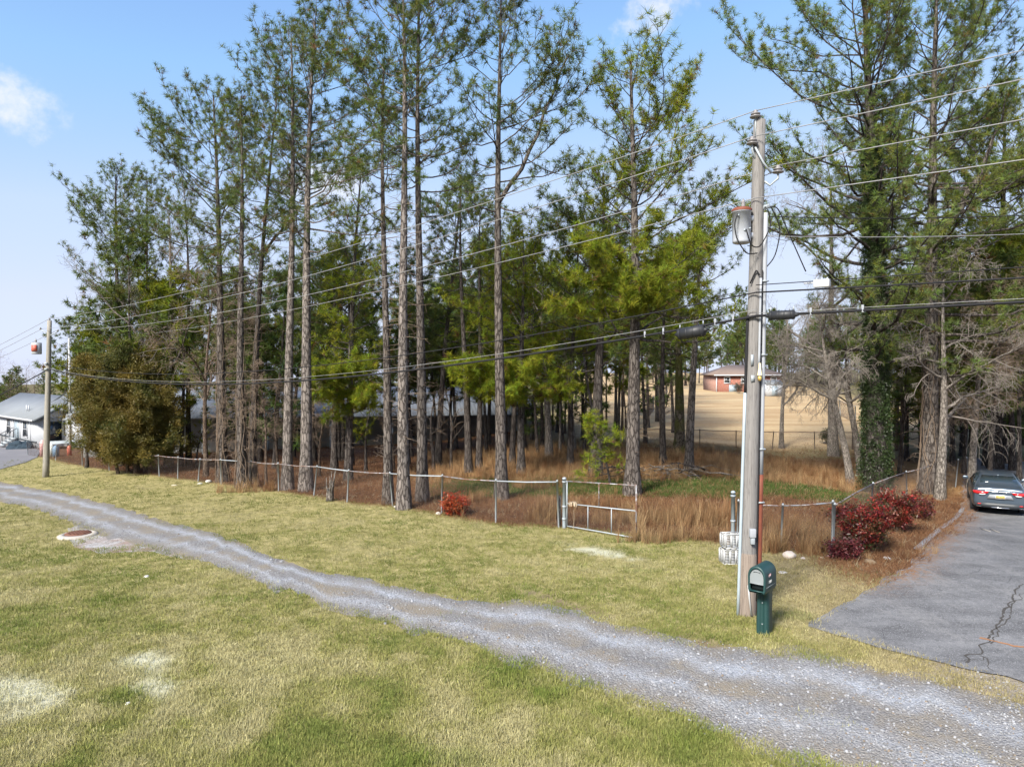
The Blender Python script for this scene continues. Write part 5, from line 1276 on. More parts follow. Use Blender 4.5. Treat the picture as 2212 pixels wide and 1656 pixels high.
for a, zz_, nm in ((A1, P(2212, 112, 10.8)[2], 'highest overhead power wire right of the utility pole'), (A2, P(2212, 178, 10.8)[2], 'second overhead power wire right of the utility pole'), (A3, P(2212, 237, 10.8)[2], 'third overhead power wire right of the utility pole'), (A4, P(2212, 350, 10.8)[2], 'fourth overhead wire right of the utility pole')):
    q = P(2212, 600, 10.8); t = (q[0] - a[0]) / (RNEXT[0] - a[0]); b = RNEXT.copy(); b[2] = a[2] + .05
    lin = a[2] + (b[2] - a[2]) * t; sg = max(0.0, (lin - zz_)) / (4 * t * (1 - t)); wire(nm, a, b, min(sg, 1.2), .0085, 'wire_alu', pr)
TZ = zs(470)
wire('upper service cable running right from the transformer side of the pole', att(TZ, (.2, -.1, 0)), P(2420, 452, 15.0), .10, .009, 'wire_black', 'service cables'); wire('lower service cable running right from the pole', att(zs(512), (.15, -.1, 0)), P(2420, 494, 15.0), .08, .008, 'wire_alu', 'service cables')
CT = att(zs(634), (-.05, -.19, 0)); CB = att(zs(684), (-.03, -.20, 0))
tg_ = 'telephone cables'
pt_b = wire('thick black telephone cable with pale messenger strand, left of the pole', P(106, 797, LPOLE[1]), CB, 1.05, .026, 'wire_black', tg_, name='telephone_cable', cat='cable'); wire('messenger strand just above the thick black cable left of the pole', P(106, 797, LPOLE[1]) + [0, 0, .05], CB + [0, 0, .12], 1.03, .006, 'wire_alu', tg_, name='messenger_strand', cat='cable')
wire('thinner black cable above the thick telephone cable, left of the pole', P(106, 785, LPOLE[1]), CT, 1.0, .013, 'wire_black', tg_, name='telephone_cable', cat='cable')
def rt(a, py, nm, rad, mat):
    q = P(2212, py, 10.8); t = (q[0] - a[0]) / (RNEXT[0] - a[0]); b = RNEXT.copy(); b[2] = a[2] + .1; lin = a[2] + (b[2] - a[2]) * t; sg = max(0, (lin - q[2])) / (4 * t * (1 - t))
    return wire(nm, a, b, min(sg, 1.5), rad, mat, tg_, name='telephone_cable', cat='cable')
pr_b = rt(CB, 645, 'thick black telephone cable right of the pole', .026, 'wire_black'); rt(CB + [0, 0, .05], 641, 'messenger strand along the thick black cable right of the pole', .005, 'wire_alu'); rt(CT, 603, 'paired thinner black cable right of the pole', .016, 'wire_black'); pr_s = rt(CT + [0, 0, .14], 580, 'thin strand carrying the white terminal box right of the pole', .009, 'wire_black')

def closure(at_pts, px, label, L, r):
    """splice case clamped round a cable at the place where it passes px"""
    best = min(range(len(at_pts) - 1), key=lambda i: abs(CX + F * at_pts[i][0] / max(at_pts[i][1], .5) - px) if at_pts[i][1] > 1 else 1e9)
    i0, i1 = max(best - 1, 0), min(best + 1, len(at_pts) - 1); d = nrm(at_pts[i1] - at_pts[i0]); c = at_pts[best]
    # refine between samples
    bestc, bd = c, 1e9
    for f in np.linspace(0, 1, 41):
        q = at_pts[i0] + (at_pts[i1] - at_pts[i0]) * f; e = abs(CX + F * q[0] / q[1] - px)
        if e < bd: bd, bestc = e, q
    root = thing('splice_case', bestc, label, 'splice case'); mb = MB(); mb.smooth = True
    prof = [(-L / 2 - .07, .028), (-L / 2 - .03, .04), (-L / 2, .05), (-L / 2 + .01, r), (L / 2 - .01, r), (L / 2, .05), (L / 2 + .03, .04), (L / 2 + .07, .028)]
    mb.tube([d * x for x, _ in prof], [rr for _, rr in prof], 18); mb.build('case', M['black'], root, smooth=False)
    for f in (-.42, -.14, .14, .42): mb = MB(); mb.tube([d * L * f - d * .012, d * L * f + d * .012], [r * 1.06] * 2, 18); mb.build('band', M['black'], root)
    for f in (-.45, .45): MB().box(d * L * f + [0, 0, r + .03], (.02, .02, .08)).build('hanger', M['galv'], root)
closure(pt_b + np.array([0, 0, -.09]), 1492, 'long black splice case on the cable left of the utility pole', .56, .115)
closure(pr_b + np.array([0, 0, -.01]), 1687, 'black splice case on the cable just right of the utility pole', .46, .085)
# white terminal box hung on the thin strand
best = min(pr_s[:30], key=lambda p: abs(CX + F * p[0] / max(p[1], .5) - 1764)); tv = nrm(pr_s[1] - pr_s[0])
root = thing('terminal_box', best, 'white terminal box hanging on the strand right of the utility pole', 'terminal box')
rzt = math.atan2(tv[1], tv[0])
MB().box((0, 0, -.05), (.27, .12, .14), rz=rzt).build('case', M['white'], root, bevel=.015)
for f in (-.09, 0, .09): MB().box(tv * f + [0, 0, .03], (.025, .025, .05), rz=rzt).build('hanger', M['galv'], root)
for f in (-.2, -.26): MB().tube([tv * (f - .05) + [0, 0, -.03], tv * (f + .08) + [0, 0, -.03]], [.012, .012], 8).build('cable_stub', M['white'], root)
# cable clamps (white tags along the cable)
for pts, pxs in ((pt_b, (1392, 1432, 1545, 1582)), (pr_b, (1748, 1860))):
    for px in pxs:
        q = min(pts, key=lambda p: abs(CX + F * p[0] / p[1] - px) if p[1] > 2 else 1e9); o = MB().box((0, 0, .03), (.03, .05, .13)).build('cable_clamp', M['conduit_grey'], bevel=.004)
        a, b = [k for k in range(1)], None
        # slide to the exact place on the cable
        idx = int(np.argmin(np.linalg.norm(pts - q, axis=1))); i0, i1 = max(idx - 1, 0), min(idx + 1, len(pts) - 1)
        q = min((pts[i0] + (pts[i1] - pts[i0]) * f for f in np.linspace(0, 1, 41)), key=lambda p: abs(CX + F * p[0] / p[1] - px))
        o.location = tuple(q); tag(o, 'small pale clamp on the thick cable %s of the pole' % ('left' if px < 1640 else 'right'), 'cable clamp', 'cable clamps ' + ('left' if px < 1640 else 'right'))

# far pole at the left with its transformer
def far_pole():
    root = thing('utility_pole', LPOLE, 'slim pale utility pole with red and white transformer, standing on grass at left', 'utility pole')
    dx = LTOP[0] - LPOLE[0]; MB().tube([[dx * k, 0, LH * k] for k in np.linspace(-.03, 1, 10)], np.linspace(.17, .11, 10), 16).build('pole', M['pole_far'], root, smooth=True)
    mb = MB(); mb.lathe([(.02, 0), (.06, .05), (.03, .09), (.05, .12), (.001, .16)], c=(dx, 0, LH), sides=10); mb.build('insulator', M['ceramic'], root, smooth=True)
    for sx, dz in ((-.5, -.45), (.45, -.55)): 
        MB().tube([[dx, -.05, LH + dz - .3], [dx + sx, .0, LH + dz - .06]], [.03, .025], 6).build('bracket', M['galv'], root); mb = MB(); mb.lathe([(.02, -.06), (.06, -.02), (.03, .02), (.05, .05), (.001, .08)], c=(dx + sx, 0, LH + dz), sides=10); mb.build('insulator', M['ceramic'], root, smooth=True)
    z = P(90, 765, LPOLE[1])[2] - LPOLE[2]
    mb = MB(); mb.lathe([(.001, 0), (.22, 0), (.24, .04), (.24, .62), (.001, .66)], c=(-.38, -.05, z), sides=18); can = mb.build('transformer', M['conduit_grey'], root)
    MB().box((-.36, -.27, z + .33), (.26, .10, .34)).build('red_panel', plain('faded_red_paint', (.42, .10, .07), .5, 0, .2, 6), can); mb = MB(); mb.lathe([(.04, .66), (.06, .72), (.03, .78), (.001, .9)], c=(-.42, -.05, z), sides=10); mb.build('bushing', M['ceramic'], can)
    for zz_ in (P(100, 785, LPOLE[1])[2], P(100, 797, LPOLE[1])[2]): MB().box((dx * .6, -.14, zz_ - LPOLE[2]), (.16, .12, .10)).build('clamp', M['galv'], root)
far_pole()
q = P(150, 800, 56); b = np.array([q[0], q[1], gz(q[0], q[1])])
o = MB().tube([[0, 0, -.2], [0, 0, 4], [0, 0, WP[2] - b[2]]], [.10, .09, .075], 12).build('service_pole', M['white'], smooth=True); o.location = tuple(b); tag(o, 'thin white-painted service pole beside the cedar at left', 'pole')
for i, (a, py0) in enumerate(((LTOP + [0, 0, .1], 737), (LTOP + [-.5, .1, -.45], 750), (LTOP + [.45, -.1, -.55], 757), (P(106, 797, LPOLE[1]), 842))):
    wire(['highest wire going left from the left utility pole', 'second wire going left from the left utility pole', 'third wire going left from the left utility pole', 'black cable going down left from the left utility pole'][i], P(-260, py0 + (py0 - [690, 705, 712, 797][i]) * 2.4, 80 if i < 3 else 62), a, .5, .012 if i < 3 else .03, 'wire_alu' if i < 3 else 'wire_black', 'wires left of the left pole')

# ------------------------------------------------------------------ mailbox
def text_mesh(s, size, mat, name, parent, loc, rot, depth=.001, squash=1.0):
    cu = bpy.data.curves.new(name, 'FONT'); cu.body = s; cu.size = size; cu.align_x = 'CENTER'; cu.align_y = 'CENTER'; cu.extrude = depth; cu.resolution_u = 2
    tmp = bpy.data.objects.new(name, cu); COL.objects.link(tmp); dg = bpy.context.evaluated_depsgraph_get(); me = bpy.data.meshes.new_from_object(tmp.evaluated_get(dg))
    bpy.data.objects.remove(tmp); bpy.data.curves.remove(cu); me.name = name; me.materials.clear(); me.materials.append(mat)
    o = bpy.data.objects.new(name, me); o.location = loc; o.rotation_euler = rot; o.scale = (squash, 1, 1); return put(o, parent)

def build_mailbox():
    face = math.atan2(-.76, -.65); b = G(1650, 1366) + np.array([math.cos(face), math.sin(face), 0]) * .10; b[2] = gz(b[0], b[1])             # direction the door looks
    root = thing('mailbox', b, 'dark green plastic mailbox on a matching post at the edge of the track', 'mailbox', rz=face)
    green = plain('dark_green_plastic', (.012, .044, .042), .5, 0, .15, 3, spec=.5); inner = plain('mailbox_shadow_plastic', (.012, .02, .02), .7)
    grey = plain('grey_door_plastic', (.20, .22, .225), .5, 0, .1, 4); H = 1.27; hw, dp = .155, .52
    # arch profile of the hood in (y,z); the box runs along local x from -dp/2 (back) to +dp/2 (front)
    z0, zs_ = .80, 1.08
    prof = [(-hw * .86, z0), (-hw * .98, z0 + .05), (-hw, zs_ - .05)] + [(hw * math.cos(a) * 1.0, zs_ + (H - zs_) * math.sin(a)) for a in np.linspace(math.pi, 0, 13)] + [(hw, zs_ - .05), (hw * .98, z0 + .05), (hw * .86, z0)]
    prof = np.array(prof); cen = np.array([0, 1.0])
    st = [(-.30, .86), (-.29, .95), (-.26, 1.0), (.0, 1.0), (.22, 1.02), (.245, 1.03), (.255, 1.0)]
    S = np.array([[[x + .02 * (z - 1.0), cen[0] + (y - cen[0]) * k, cen[1] + (z - cen[1]) * k] for y, z in prof] for x, k in st])
    v, q = grid_mesh(S); mb = MB(); mb.addarr(v, q); n = len(prof); mb.f.append(np.array([np.arange(n)[::-1]]))
    mb.f.append(np.array([[i * n for i in range(len(st))] + [i * n + n - 1 for i in range(len(st))[::-1]]]))
    body = mb.build('box', green, root); 
    for p in body.data.polygons: p.use_smooth = len(p.vertices) == 4
    # front frame: rim, grey door, open slot below
    outer = prof; inn = cen + (prof - cen) * np.array([.80, .84]); fx = .255
    fr = np.stack([np.concatenate([np.full((n, 1), fx), outer], 1), np.concatenate([np.full((n, 1), fx + .012), cen + (outer - cen) * .95], 1), np.concatenate([np.full((n, 1), fx + .008), inn], 1), np.concatenate([np.full((n, 1), fx - .05), inn], 1)])
    v, q = grid_mesh(fr); mb = MB(); mb.addarr(v, q); mb.build('front_rim', green, root)
    up = [(y, max(z, .965)) for y, z in inn if z > .9]; up = [(inn[1][0], .965)] + [p for p in up if p[1] > .966] + [(inn[-2][0], .965)]
    mb = MB(); m = len(up); mb.addarr([[fx - .012, y, z] for y, z in up] + [[fx - .03, y, z] for y, z in up], [list(range(m))[::-1]]); mb.addarr([[fx - .012, up[0][0], .965], [fx - .012, up[-1][0], .965], [fx - .06, up[-1][0], .955], [fx - .06, up[0][0], .955]], [[0, 1, 2, 3]])
    door = mb.build('door', grey, root)
    MB().tube([[fx - .006, -.055, 1.16], [fx + .004, -.045, 1.178], [fx + .006, 0, 1.185], [fx + .004, .045, 1.178], [fx - .006, .055, 1.16]], [.007] * 5, 8).build('pull_handle', grey, door, smooth=True)
    mb = MB(); mb.box((fx - .16, 0, .90), (.16, hw * 1.45, .125)); mb.f = [f for f in mb.f]; mb.build('paper_slot', inner, root)
    MB().box((fx - .02, 0, .962), (.05, hw * 1.62, .012)).build('slot_lip', grey, root); MB().box((fx - .02, 0, .832), (.06, hw * 1.5, .016)).build('slot_floor', green, root)
    # raised line on the side, number and maker's oval: the side facing the drive is local +y
    white = plain('white_decal', (.80, .80, .78), .5, 0, .05); pink = plain('faded_red_decal', (.62, .13, .10), .5, 0, .15)
    sy = hw + .003; face_rot = (R(90), 0, R(180)); 
    MB().box((-.02, hw * .985, .905), (.46, .008, .006)).build('mould_line', grey, body)
    text_mesh('12051', .068, white, 'house_number', body, (.03, sy + .001, .985), face_rot, squash=.8)
    def oval(w, h, off, m, nm):
        a = np.linspace(0, 6.283, 24, endpoint=False); c = np.sign(np.cos(a)) * np.abs(np.cos(a)) ** .5; mb = MB(); mb.addarr([[.06 + w * x, sy + off, 1.105 + h * math.sin(t_) - .06 * 0] for x, t_ in zip(c, a)], [list(range(24))]); return mb.build(nm, m, body)
    oval(.062, .030, .0015, white, 'logo_border'); oval(.056, .025, .003, pink, 'logo_plate'); text_mesh('Step2', .034, white, 'logo_lettering', body, (.06, sy + .0045, 1.105), face_rot)
    # post: hollow column with a front channel, widening into the tray
    sec = lambda w, d: [(-d, -w), (d * .6, -w), (d, -w * .75), (d, -w * .35), (d * .72, -w * .28), (d * .72, w * .28), (d, w * .35), (d, w * .75), (d * .6, w), (-d, w)]
    S = []
    for z, w, d, ox in ((-.1, .112, .115, -.10), (.0, .112, .115, -.10), (.5, .105, .108, -.10), (.68, .105, .108, -.10), (.76, .112, .13, -.08), (.83, .128, .19, -.03)):
        S.append([[ox + x, y, z] for x, y in sec(w, d)] + [[ox + sec(w, d)[0][0], sec(w, d)[0][1], z]])
    v, q = grid_mesh(np.array(S)); mb = MB(); mb.addarr(v, q); mb.build('post', green, root)
    for z in (.18, .56): MB().tube([[-.10 + .105 * .74, 0, z], [-.10 + .105 * .80, 0, z]], [.012, .012], 8).build('bolt', M['galv'], root)
    MB().box((.0, -hw - .012, 1.06), (.02, .012, .16)).build('flag', plain('red_flag', (.5, .03, .03), .4), root)
build_mailbox()

# ------------------------------------------------------------------ white slotted crates by the gate post
def crate(loc, rz, w, d, h, label, seed):
    root = thing('plastic_crate', loc, label, 'crate', rz=rz); wh = M['white']
    def panel(nm, W, Hh, at, rot):
        """a wall with columns of slots, built from uprights and many thin bars"""
        mb = MB(); ncol = 3; cw = W / ncol; nr = int(Hh / .045)
        mb.box((0, 0, .012), (W, .012, .024)); mb.box((0, 0, Hh - .014), (W, .016, .028))
        for k in range(ncol + 1): mb.box((-W / 2 + k * cw, 0, Hh / 2), (.05 if 0 < k < ncol else .03, .014, Hh - .05))
        for k in range(ncol):
            for j in range(nr): mb.box((-W / 2 + (k + .5) * cw, .001, .03 + (Hh - .06) * (j + .5) / nr), (cw - .035, .010, (Hh - .06) / nr * .45))
        o = mb.build(nm, wh, root); o.location = at; o.rotation_euler = (0, 0, rot)
    panel('front_wall', w, h, (0, -d / 2, 0), 0); panel('back_wall', w, h, (0, d / 2, 0), 0); panel('side_wall', d - .02, h, (-w / 2 + .007, 0, 0), R(90)); panel('side_wall', d - .02, h, (w / 2 - .007, 0, 0), R(90))
    MB().box((0, 0, .008), (w - .03, d - .03, .014)).build('floor', wh, root)
    S = [[-w / 2 + w * k / 12, -d / 2 - .012, h - .01 + .022 * abs(math.sin(k * .8))] for k in range(13)]; MB().tube(S, [.012] * 13, 6).build('rim', wh, root, smooth=True)
cb = G(1578, 1215); crz = .12
crate((cb[0], cb[1], cb[2]), crz, .44, .30, .36, 'lower of two stacked white slotted plastic crates by the gate post', 1)
crate((cb[0] + .015, cb[1] + .0, cb[2] + .39), crz + .05, .42, .30, .34, 'upper of two stacked white slotted plastic crates by the gate post', 2)
mb = MB(); sec = np.array([[x, 0, z] for x, z in ((-.1, 0), (.09, 0), (.11, .24), (-.12, .26))]); mb.addarr(np.vstack([sec, sec + [0, .16, 0]]), [[0, 1, 2, 3], [7, 6, 5, 4], [0, 4, 5, 1], [1, 5, 6, 2], [2, 6, 7, 3], [3, 7, 4, 0]])
o = mb.build('plastic_tub', M['white'], bevel=.01); o.location = tuple(cb + [.31, .05, 0]); tag(o, 'small white plastic tub beside the stacked crates at the pole', 'tub')
# ------------------------------------------------------------------ buildings
def frame_axes(o, d):
    """local frame: x along d (horizontal), y = outward normal to the viewer's side (x rotated -90)"""
    rz = math.atan2(d[1], d[0]); return rz

siding = NT('white_board_siding'); w_ = siding.n.new('ShaderNodeTexWave'); w_.wave_type = 'BANDS'; w_.bands_direction = 'X'; w_.inputs['Scale'].default_value = 1.6; w_.inputs['Distortion'].default_value = 0
siding.l.new(siding.co(), w_.inputs['Vector']); siding.base(siding.mix(siding.noise(1.5, 4), (.33, .345, .37), (.42, .435, .46)), .6); siding.bump(w_.outputs['Fac'], .3, .02); M['siding'] = siding.m
t = NT('metal_roof_sheet'); w_ = t.n.new('ShaderNodeTexWave'); w_.bands_direction = 'X'; w_.inputs['Scale'].default_value = 1.1; t.l.new(t.co(), w_.inputs['Vector'])
t.base(t.mix(t.noise(.6, 5), (.13, .145, .16), (.19, .205, .22)), .8, .0); t.bump(w_.outputs['Fac'], .35, .03); M['roof'] = t.m
M['trim_dark'] = plain('dark_trim', (.05, .06, .07), .6, 0, .15)
M['trim_white'] = plain('white_trim', (.45, .46, .48), .5, 0, .05)
M['glass'] = plain('dark_window_glass', (.025, .032, .04), .12, 0, .2, 2, spec=.8)
M['grey_door'] = plain('blue_grey_door', (.24, .29, .33), .5, 0, .12)
M['deck'] = plain('grey_deck_boards', (.30, .33, .35), .8, 0, .2, 5)

def quad(mb, *p): mb.addarr(np.array(p, float), [list(range(len(p)))])
def slab(mb, pts, th):
    """thick plate from a planar polygon"""
    p = np.array(pts, float); n = nrm(np.cross(p[1] - p[0], p[2] - p[0])); k = len(p)
    mb.addarr(np.vstack([p, p - n * th]), []); b = mb.n - 2 * k
    mb.f.append(np.array([np.arange(k) + b])); mb.f.append(np.array([np.arange(k)[::-1] + b + k]))
    for i in range(k): mb.f.append(np.array([[b + i, b + k + i, b + k + (i + 1) % k, b + (i + 1) % k]]))
def window(parent, x, y, z, w, h, face='y', frame='trim_white', ft=.07, proud=.03, bars=True):
    """window set on a wall that faces local -y (face 'y') or +x (face 'x')"""
    def T(a, b, c): return (x + a, y - c, z + b) if face == 'y' else (x + c, y + a, z + b)
    mb = MB()
    for (ca, cb, sa, sb) in ((0, h / 2 + ft / 2, w + 2 * ft, ft), (0, -h / 2 - ft / 2, w + 2 * ft, ft), (-w / 2 - ft / 2, 0, ft, h), (w / 2 + ft / 2, 0, ft, h)):
        mb.box(T(ca, cb, proud), (sa, .08, sb) if face == 'y' else (.08, sa, sb))
    if bars: mb.box(T(0, 0, proud * .8), (w, .05, .04) if face == 'y' else (.05, w, .04))
    fr = mb.build('window', M[frame], parent); mb = MB(); mb.box(T(0, 0, .012), (w, .03, h) if face == 'y' else (.03, w, h)); mb.build('pane', M['glass'], fr)

def white_house():
    c = G(80, 968); far = np.array([-8.6, 7.4, 0]); d = nrm(-far)        # d: along the front wall to the near right corner
    rz = math.atan2(d[1], d[0]); L, D, H, RH = 17.0, 6.4, 2.75, 1.75
    root = thing('white_house', c, 'white single-storey house with grey metal roof behind the left utility pole', 'house', rz=rz)
    mb = MB(); mb.box((-L / 2, D / 2, H / 2 - .4), (L, D, H + .8)); quad(mb, (0.001, 0, H), (0.001, D, H), (0.001, D / 2, H + RH)); quad(mb, (-L, 0, H), (-L, D / 2, H + RH), (-L, D, H)); mb.build('wall', M['siding'], root)
    oh = .45; k = RH / (D / 2)
    mb = MB(); slab(mb, [(-L - oh, -oh, H - oh * k + .08), (oh + .3, -oh, H - oh * k + .08), (oh + .3, D / 2, H + RH + .08), (-L - oh, D / 2, H + RH + .08)], .10); slab(mb, [(-L - oh, D / 2, H + RH + .08), (oh + .3, D / 2, H + RH + .08), (oh + .3, D + oh, H - oh * k + .08), (-L - oh, D + oh, H - oh * k + .08)], .10); roof = mb.build('roof', M['roof'], root)
    mb = MB(); e = .03
    slab(mb, [(oh + .3 + e, -oh, H - oh * k - .12), (oh + .3 + e, D / 2, H + RH - .12), (oh + .3 + e, D / 2, H + RH + .1), (oh + .3 + e, -oh, H - oh * k + .1)], .05); slab(mb, [(oh + .3 + e, D / 2, H + RH - .12), (oh + .3 + e, D + oh, H - oh * k - .12), (oh + .3 + e, D + oh, H - oh * k + .1), (oh + .3 + e, D / 2, H + RH + .1)], .05); mb.build('barge_board', M['trim_dark'], roof)
    MB().box((-L / 2, -oh - .02, H - oh * k + .02), (L + oh * 2, .06, .16)).build('fascia', M['trim_white'], roof)
    for x in (-5.2, -4.6): MB().tube([[x, .6, H + .3], [x, .6, H + .95]], [.06, .06], 8).build('vent_pipe', M['trim_white'], roof)
    # raised cross gable behind
    mb = MB(); a, b_ = -3.2, 7.0; z0, z1 = H + .7, H + 2.9
    slab(mb, [(a, 1.6, z0), (b_, 1.6, z0), (b_, 4.4, z1), (a, 4.4, z1)], .1); slab(mb, [(a, 4.4, z1), (b_, 4.4, z1), (b_, 7.4, z0), (a, 7.4, z0)], .1); up = mb.build('upper_roof', M['roof'], root)
    mb = MB(); slab(mb, [(a - .04, 1.5, z0 - .12), (a - .04, 4.4, z1 - .12), (a - .04, 4.4, z1 + .12), (a - .04, 1.5, z0 + .12)][::-1], .06); slab(mb, [(a - .04, 4.4, z1 - .12), (a - .04, 7.4, z0 - .12), (a - .04, 7.4, z0 + .12), (a - .04, 4.4, z1 + .12)][::-1], .06); mb.build('upper_barge_board', M['trim_dark'], up)
    mb = MB(); mb.box((2.2, 4.6, 1.3), (4.3, 5.0, 4.4)); mb.build('rear_wing', M['siding'], root)
    # openings on the front wall
    for x in (-8.6, -3.3, -13.5): window(root, x, -.01, 1.55, 1.25, 1.4)
    window(root, .012, 1.25, 1.45, 1.3, 1.7, 'x', 'trim_dark')
    dr = MB().box((-6.0, -.02, 1.15), (1.5, .08, 2.3)).build('doorway', M['grey_door'], root); MB().box((-5.5, -.09, 1.1), (.06, .06, .12)).build('handle', M['galv'], dr); MB().box((-6.0, -.03, 2.42), (1.9, .1, .22)).build('lintel', M['trim_white'], dr)
    for x in (-7.2, -4.8, -1.8): MB().box((x, -.03, 1.3), (.14, .07, 2.6)).build('pilaster', M['trim_white'], root)
    MB().box((-L / 2, -.05, .55), (L, .07, .10)).build('skirt_rail', M['trim_dark'], root)
    # entrance steps with railing
    for i in range(4): MB().box((-6.0 + .0, -.35 - i * .3, .55 - i * .18), (1.5, .3, .16)).build('step', M['deck'], root)
    for s in (-.72, .72):
        MB().tube([[-6 + s, -.15, 1.55], [-6 + s, -1.4, .85]], [.03, .03], 6).build('stair_rail', M['trim_dark'], root)
        for i in range(5): MB().tube([[-6 + s, -.15 - i * .3, .5 - i * .13], [-6 + s, -.15 - i * .3, 1.5 - i * .165]], [.018, .018], 5).build('baluster', M['trim_dark'], root)
    # lean-to entry on the gable side with door and deck
    mb = MB(); mb.box((1.35, 4.3, .75), (2.6, 2.6, 2.7)); mb.build('entry_wall', M['siding'], root)
    mb = MB(); slab(mb, [(-.0, 2.7, 3.1), (2.95, 2.7, 2.1), (2.95, 5.9, 2.1), (-.0, 5.9, 3.1)], .09); mb.build('entry_roof', M['roof'], root)
    dr = MB().box((1.5, 2.98, 1.1), (.95, .06, 2.05)).build('entry_door', M['grey_door'], root); MB().box((1.85, 2.93, 1.05), (.05, .05, .1)).build('handle', M['galv'], dr)
    return c, rz
HC, HRZ = white_house()
def hl(x, y, z=0):        # point in the white house's frame
    ca, sa = math.cos(HRZ), math.sin(HRZ); return np.array([HC[0] + ca * x - sa * y, HC[1] + sa * x + ca * y, HC[2] + z])

# deck beside the house
dk0 = hl(2.4, 1.4); root = thing('deck', (dk0[0], dk0[1], gz(dk0[0], dk0[1])), 'low grey timber deck before the white house gable', 'deck', rz=HRZ)
for i in range(14): MB().box((-1.3 + i * .2, 0, .52), (.185, 2.9, .04)).build('board', M['deck'], root)
for s in (-1.43, 1.43): MB().box((0, s, .40), (2.8, .05, .20)).build('skirt_board', M['deck'], root)
for sx in (-1.3, 1.35):
    for sy in (-1.3, 1.3): MB().box((sx, sy, .15), (.14, .14, .46)).build('leg', M['rustred'] if sx > 0 else M['deck'], root)
# junk beside the deck
def canister(loc, r, h, col, label):
    mb = MB(); mb.lathe([(.001, 0), (r, 0), (r, h * .8), (r * .6, h * .92), (r * .3, h), (.001, h)], sides=14); o = mb.build('cylinder_tank', plain(label[:12].replace(' ', '_'), col, .5, 0, .15, 5), smooth=True); o.location = tuple(loc); tag(o, label, 'tank')
q = G(92, 985); canister(q, .19, 1.25, (.62, .35, .33), 'faded pink upright tank left of the house deck')
q = G(111, 986); canister(q, .19, 1.0, (.66, .66, .60), 'pale cream upright tank behind the left utility pole foot')
q = G(121, 986); canister(q, .22, .85, (.16, .25, .36), 'dull blue upright tank against the house deck')
q = G(150, 984); canister(q, .16, .8, (.45, .12, .08), 'rusty red upright tank at the right end of the deck')
q = hl(-.9, -1.1); r = np.random.default_rng(8)
root = thing('tarp_heap', (q[0], q[1], gz(q[0], q[1])), 'heap of dark blue tarpaulin against the white house wall', 'tarpaulin')
bm = bmesh.new(); bmesh.ops.create_icosphere(bm, subdivisions=3, radius=1.0)
for v_ in bm.verts:
    n_ = .55 * float(fbm(v_.co.x * 2, v_.co.y * 2 + v_.co.z, 4, 3)); v_.co *= 1 + n_; v_.co.x *= 1.1; v_.co.y *= .6; v_.co.z = max(v_.co.z * .75, -.1)
me = bpy.data.meshes.new('tarp'); bm.to_mesh(me); bm.free(); me.materials.append(plain('blue_black_tarp', (.03, .045, .06), .85, 0, .5, 3, spec=.1)); put(bpy.data.objects.new('tarp', me), root)

# long grey building in the trees
def long_building():
    a, b_ = np.array([-31.0, 50.5]), np.array([1.1, 56.0]); d = nrm(np.append(b_ - a, 0)); L = np.linalg.norm(b_ - a); rz = math.atan2(d[1], d[0]); z0 = min(gz(*a), gz(*b_)) - .1
    root = thing('long_building', (a[0], a[1], z0), 'long low grey building with metal roof seen between the pine trunks', 'building', rz=rz); H, D, RH = 3.3, 11.0, 1.7; k = RH / (D / 2); oh = .6
    wall = plain('grey_painted_block', (.20, .205, .20), .85, 0, .18, 1.2)
    mb = MB(); mb.box((L / 2, D / 2, H / 2 - .3), (L, D, H + .6)); quad(mb, (L, 0, H), (L, D, H), (L, D / 2, H + RH)); quad(mb, (0, 0, H), (0, D / 2, H + RH), (0, D, H)); mb.build('wall', wall, root)
    mb = MB(); slab(mb, [(-oh, -oh - 1.2, H - (oh + 1.2) * k * .6 + .05), (L + oh, -oh - 1.2, H - (oh + 1.2) * k * .6 + .05), (L + oh, D / 2, H + RH + .05), (-oh, D / 2, H + RH + .05)], .1); slab(mb, [(-oh, D / 2, H + RH + .05), (L + oh, D / 2, H + RH + .05), (L + oh, D + oh, H - oh * k + .05), (-oh, D + oh, H - oh * k + .05)], .1); mb.build('roof', M['roof'], root)
    for x in (4, 8.5, 13, 17.5, 22, 26.5): MB().box((x, -1.3, H / 2 - .4), (.16, .16, H - .1)).build('post', M['deck'], root)
    for x in (6, 15, 24): window(root, x, -.01, 1.7, 1.2, 1.0, frame='trim_dark')
    dr = MB().box((19.6, -.03, 1.05), (1.0, .07, 2.1)).build('door', M['trim_dark'], root); MB().box((20.0, -.09, 1.0), (.05, .06, .12)).build('handle', M['galv'], dr)
    MB().box((L - 1.0, -.06, 1.55), (1.5, .1, 3.1)).build('pale_panel', plain('pale_grey_panel', (.42, .43, .42), .8, 0, .12, 2), root)
long_building()

